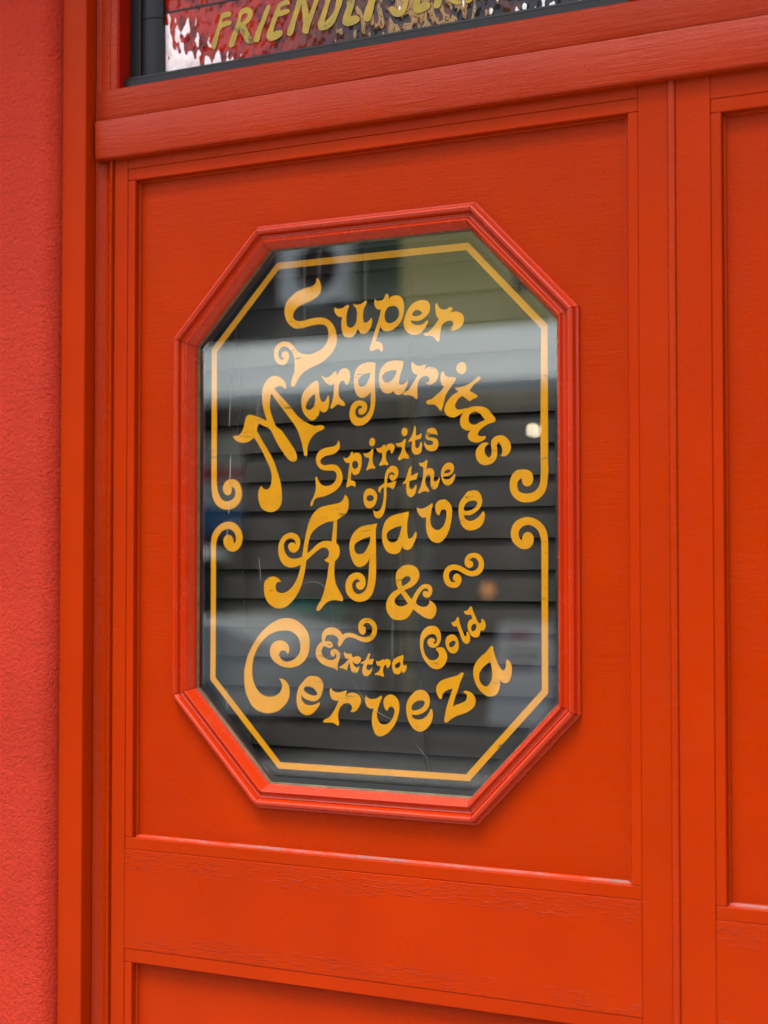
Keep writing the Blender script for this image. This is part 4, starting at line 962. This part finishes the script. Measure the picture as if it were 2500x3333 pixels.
def shop_block(name, label, x0, x1, wallm, h, wins, bays, trimx=None):
    b = thing(name, label, 'building', ((x0+x1)/2, FYS, 0))
    cx = (x0+x1)/2
    L = lambda a: a-cx
    # upper wall in strips round the windows
    segs = []; xs = x0
    for (wa, wb, za, zb) in sorted(wins):
        if wa > xs: segs.append((L(xs), L(wa), -9.0, 0.0, 3.30, h))
        segs.append((L(wa), L(wb), -9.0, 0.0, 3.30, za)); segs.append((L(wa), L(wb), -9.0, 0.0, zb, h)); xs = wb
    segs.append((L(xs), L(x1), -9.0, 0.0, 3.30, h))
    boxes('upper_wall', segs, wallm, b)
    for (wa, wb, za, zb) in wins:
        w = boxes('window', [(L(wa), L(wa)+0.06, -0.10, -0.02, za, zb), (L(wb)-0.06, L(wb), -0.10, -0.02, za, zb), (L(wa)+0.061, L(wb)-0.061, -0.10, -0.02, zb-0.06, zb),
                             (L(wa)+0.061, L(wb)-0.061, -0.10, -0.02, za, za+0.07), (L(wa)+0.061, L(wb)-0.061, -0.095, -0.04, (za+zb)/2-0.03, (za+zb)/2+0.03)], m_frame, b)
        box('pane', L(wa)+0.01, L(wb)-0.01, -0.16, -0.12, za+0.01, zb-0.01, m_dwin, w)
    box('cornice', L(x0), L(x1), 0.001, 0.25, h-0.35, h, wallm, b, 0.03)
    box('shop_interior', L(x0)+0.05, L(x1)-0.05, -6.0, -0.35, 0.005, 3.29, m_shop, b)
    for i, (a, c) in enumerate(bays):
        fr = boxes('shopfront', [(L(a), L(c), -0.30, -0.05, 0.0, 0.45), (L(a), L(a)+0.08, -0.25, -0.05, 0.451, 3.0), (L(c)-0.08, L(c), -0.25, -0.05, 0.451, 3.0),
                                 (L(a)+0.081, L(c)-0.081, -0.25, -0.05, 2.35, 2.45)], m_frame, b)
        box('pane', L(a)+0.085, L(c)-0.085, -0.20, -0.17, 0.455, 2.345, m_dwin, fr)
        box('pane', L(a)+0.085, L(c)-0.085, -0.20, -0.17, 2.455, 3.0, m_dwin, fr)
    ps = [a for a, c in bays]+[bays[-1][1]]
    for a in ps:
        box('pier', L(a)-0.12, L(a)-0.001, -0.28, 0.02, 0.0, 3.29, wallm, b)
    # verandah
    # pale metal verandah roof falling towards the street, thin fascia at its edge
    prism('verandah_roof', [(0.0, 4.00), (1.55, 3.97), (2.0, 3.84), (2.5, 3.56), (2.95, 3.22), (2.95, 3.17), (2.45, 3.50), (1.5, 3.88), (0.0, 3.90)], L(x0), L(x1), 'x', m_fasc, b, None)
    box('verandah_fascia', L(x0), L(x1), 2.951, 3.0, 3.13, 3.24, m_fasc, b, 0.01)
    return b
bA = shop_block('shop_building', 'grey brown shop building reflected behind the word Margaritas, air conditioner on its wall', -15.5, -7.65, m_greyw, 6.5, [(-11.5, -10.4, 4.4, 5.8), (-9.8, -8.75, 4.2, 5.8)], [(-15.3, -12.4), (-12.2, -9.6), (-9.4, -7.8)])
bG = shop_block('shop_building', 'narrow dark green shop front reflected between the grey and the cream building', -7.649, -7.05, m_green, 6.3, [], [(-7.55, -7.15)])
bB = shop_block('shop_building', 'cream rendered shop building reflected at the upper right of the octagonal glass', -7.049, 3.0, m_cream, 6.6, [(-5.62, -4.85, 4.6, 5.9), (-3.3, -2.2, 4.3, 5.8), (-0.5, 0.6, 4.3, 5.8)], [(-6.9, -5.0), (-4.8, -2.4), (-2.2, 0.2), (0.4, 2.8)])
bC = shop_block('shop_building', 'long grey shop building further down the street to the left, out of the reflection', -40, -15.501, m_greyw, 7.2, [(-20, -18.8, 4.4, 5.8), (-17.8, -16.6, 4.4, 5.8), (-26, -24.8, 4.4, 5.8)], [(-39.8, -30), (-29.8, -22.0), (-21.8, -15.8)])
bD = shop_block('shop_building', 'long cream shop building further along the street to the right', 3.001, 30, m_cream, 6.4, [(5, 6.2, 4.4, 5.8), (9, 10.2, 4.4, 5.8)], [(3.3, 9), (9.2, 16), (16.2, 29)])
for x, lab in ((-14.6, 'pale grey verandah post furthest left along the far kerb'), (-11.0, 'pale grey verandah post beyond the parked car'),
               (-5.35, 'pale grey verandah post reflected as a streak below the word Agave'), (-1.2, 'pale grey verandah post right of the sandwich board'), (3.2, 'pale grey verandah post furthest right along the far kerb')):
    pst = thing('verandah_post', lab, 'post', (x, -11.92, 0), 'verandah posts along the far kerb')
    lathe('shaft', [(0.0, 0.0), (0.12, 0.0), (0.12, 0.25), (0.085, 0.3), (0.075, 2.9), (0.10, 2.95), (0.10, 3.10), (0, 3.10)], 0, 0, simple('grey_post_paint', (0.22, 0.23, 0.22), 0.6), pst, 14)
# air conditioner
ac = thing('air_conditioner', 'white boxed air conditioner with round fan on the upper wall across the street', 'air conditioner', (-8.08, FYS+0.02, 4.62))
box('casing', -0.44, 0.44, 0.0, 0.32, 0.0, 0.80, m_ac, ac, 0.02)
V, F = [], []
for r_, yy in ((0.30, 0.322), (0.26, 0.335), (0.0, 0.325)): pass
fanr = 28
V = [(0.08+0.29*math.cos(2*PI*i/fanr), 0.3225, 0.40+0.29*math.sin(2*PI*i/fanr)) for i in range(fanr)]+[(0.08+0.29*math.cos(2*PI*i/fanr), 0.335, 0.40+0.29*math.sin(2*PI*i/fanr)) for i in range(fanr)]
F = [tuple(range(fanr)), tuple(range(fanr, 2*fanr))]+[(i, (i+1) % fanr, fanr+(i+1) % fanr, fanr+i) for i in range(fanr)]
mesh_obj('fan_grille', V, F, m_shop, ac)
boxes('bracket', [(-0.36, -0.30, 0.0, 0.36, -0.05, -0.002), (0.30, 0.36, 0.0, 0.36, -0.05, -0.002)], m_frame, ac)
# hanging shop sign, white with red stripe and blue foot
m_sw = simple('white_sign_face', (0.92, 0.95, 0.93), 0.5, var=0.04); m_sr = simple('crimson_stripe', (0.75, 0.01, 0.06), 0.5); m_sb = simple('strong_blue', (0.01, 0.24, 0.60), 0.5)
sg = thing('hanging_sign', 'white hanging sign with crimson stripe and blue foot reflected at the glass left edge', 'sign', (-8.55, -13.2, 1.86))
box('board', -0.55, 0.33, -0.04, 0.04, 0.001, 1.10, m_sw, sg, 0.005)
box('stripe', -0.552, 0.332, -0.042, 0.042, 0.58, 0.74, m_sr, sg)
box('foot', -0.552, 0.332, -0.042, 0.042, 0.0, 0.30, m_sb, sg)
tube('hanger', [(-0.1, 0, 1.10), (-0.1, 0, 1.535)], 0.012, m_frame, sg, 6)
# bin
m_bin = simple('bright_green_plastic', (0.02, 0.65, 0.45), 0.45)
bn = thing('wheelie_bin', 'green wheelie bin at the far kerb reflected left of the letter C', 'bin', (-6.85, -12.15, 0.0))
V, F = [], []
for (w, d_, z) in ((0.25, 0.28, 0.06), (0.33, 0.36, 1.02)):
    V += [(-w, -d_, z), (w, -d_, z), (w, d_, z), (-w, d_, z)]
mesh_obj('body', V, [(0, 1, 2, 3), (4, 5, 6, 7), (0, 1, 5, 4), (1, 2, 6, 5), (2, 3, 7, 6), (3, 0, 4, 7)], m_bin, bn, bevel=0.02)
prism('lid', [(-0.42, 1.03), (0.40, 1.03), (0.40, 1.06), (0.0, 1.13), (-0.40, 1.10)], -0.35, 0.35, 'x', m_bin, bn, 30)
for sx in (-0.27, 0.27):
    w = tube('wheel', [(sx-0.03, -0.30, 0.10), (sx+0.03, -0.30, 0.10)], 0.10, m_black, bn, 14)
# sandwich board
sb = thing('sandwich_board', 'white folding sandwich board on the far pavement reflected beside the last letter a', 'sign', (-4.40, -12.2, 0.0))
for s in (1, -1):
    V = []
    for (y, z) in ((0.24*s, 0.0), (0.215*s, 0.0), (0.012*s, 0.95), (0.037*s, 0.95)):
        for x in (-0.31, 0.31): V.append((x*(1.0 if z == 0 else 0.86), y, z))
    pn = mesh_obj('panel', V, [(0, 1, 3, 2), (2, 3, 5, 4), (4, 5, 7, 6), (6, 7, 1, 0), (0, 2, 4, 6), (1, 3, 5, 7)], m_sw, sb)
    if s == 1:
        def onface(z, off): return 0.24+(0.037-0.24)*z/0.95+off
        for (xa, xb, za, zb, mt) in ((-0.17, 0.05, 0.80, 0.86, m_sr), (-0.18, 0.17, 0.66, 0.70, m_frame), (-0.15, 0.16, 0.58, 0.61, m_frame), (-0.18, 0.12, 0.50, 0.53, m_frame)):
            mesh_obj('text_line', [(xa, onface(za, 0.003), za), (xb, onface(za, 0.003), za), (xb, onface(zb, 0.003), zb), (xa, onface(zb, 0.003), zb),
                                   (xa, onface(za, 0.001), za), (xb, onface(za, 0.001), za), (xb, onface(zb, 0.001), zb), (xa, onface(zb, 0.001), zb)],
                     [(0, 1, 2, 3), (4, 5, 6, 7), (0, 1, 5, 4), (1, 2, 6, 5), (2, 3, 7, 6), (3, 0, 4, 7)], mt, pn)
# lamps under the far verandah
def globe(name, label, x, y, z, r, col, st, zt):
    g = thing(name, label, 'lamp', (x, y, z))
    m = simple(name+'_glass', (0.9, 0.9, 0.85), 0.4, emit=col, estr=st)
    lathe('globe', [(r*math.sin(PI*i/10), -r*math.cos(PI*i/10)) for i in range(11)], 0, 0, m, g, 16)
    tube('cable', [(0, 0, r), (0, 0, zt-z)], 0.006, m_frame, g, 6)
globe('pendant_lamp', 'small lit white globe lamp reflected beside the right border line', -4.61, -12.9, 2.84, 0.020, (1.0, 0.80, 0.55), 28, 3.60)
globe('amber_lamp', 'dim amber lamp in the far shop window reflected right of the flourish', -5.75, -14.35, 1.22, 0.07, (1.0, 0.30, 0.0), 1.0, 3.40)

# parked car across the road
m_car = simple('white_car_paint', (0.55, 0.60, 0.60), 0.25, var=0.02)
m_cg = simple('car_window_glass', (0.012, 0.014, 0.016), 0.08)
m_tyre = simple('tyre_rubber', (0.02, 0.02, 0.02), 0.8)
m_rim = simple('alloy_rim', (0.35, 0.35, 0.36), 0.35, 0.8)
car = thing('parked_car', 'white high roofed car at the far kerb reflected low at the glass left edge', 'car', (-7.85, -10.45, -0.13))
side = [(-2.25, 0.35), (-2.28, 0.75), (-2.20, 1.15), (1.45, 1.18), (2.15, 1.02), (2.28, 0.75), (2.24, 0.35)]
def car_shell(name, prof, hw, top, mat):
    V, F = [], []; k = len(prof)
    for s in (-1, 1):
        for (x, z) in prof: V.append((x, s*(hw(z)), z))
    F.append(tuple(range(k))); F.append(tuple(range(k, 2*k)))
    for i in range(k): F.append((i, (i+1) % k, k+(i+1) % k, k+i))
    return mesh_obj(name, V, F, mat, car, bevel=0.05, seg=3)
car_shell('body', side, lambda z: 0.90 if z < 0.9 else 0.87, 0, m_car)
car_shell('window_band', [(-2.12, 1.185), (-1.95, 1.66), (0.75, 1.68), (1.42, 1.185)], lambda z: 0.84 if z < 1.4 else 0.72, 0, m_cg)
car_shell('roof', [(-2.02, 1.685), (-1.90, 1.79), (0.1, 1.84), (0.66, 1.80), (0.86, 1.685)], lambda z: 0.76 if z < 1.75 else 0.66, 0, m_car)
for x in (-1.42, 1.42):
    for s in (-1, 1):
        w = tube('wheel', [(0, -0.105, 0), (0, 0.105, 0)], 0.33, m_tyre, car, 24)
        w.location = (x, s*0.80, 0.33)
        tube('rim', [(0, -0.112, 0), (0, 0.112, 0)], 0.20, m_rim, w, 16)
for s in (-1, 1):
    box('door_handle', 0.1, 0.26, s*0.885-0.02, s*0.885+0.02, 0.98, 1.01, m_black, car, 0.004)
    box('headlight', 2.18, 2.27, s*0.62-0.16, s*0.62+0.16, 0.72, 0.90, m_metal, car, 0.02)
    box('mirror', 1.02, 1.14, s*0.98-0.09, s*0.98+0.09, 1.14, 1.28, m_car, car, 0.02)
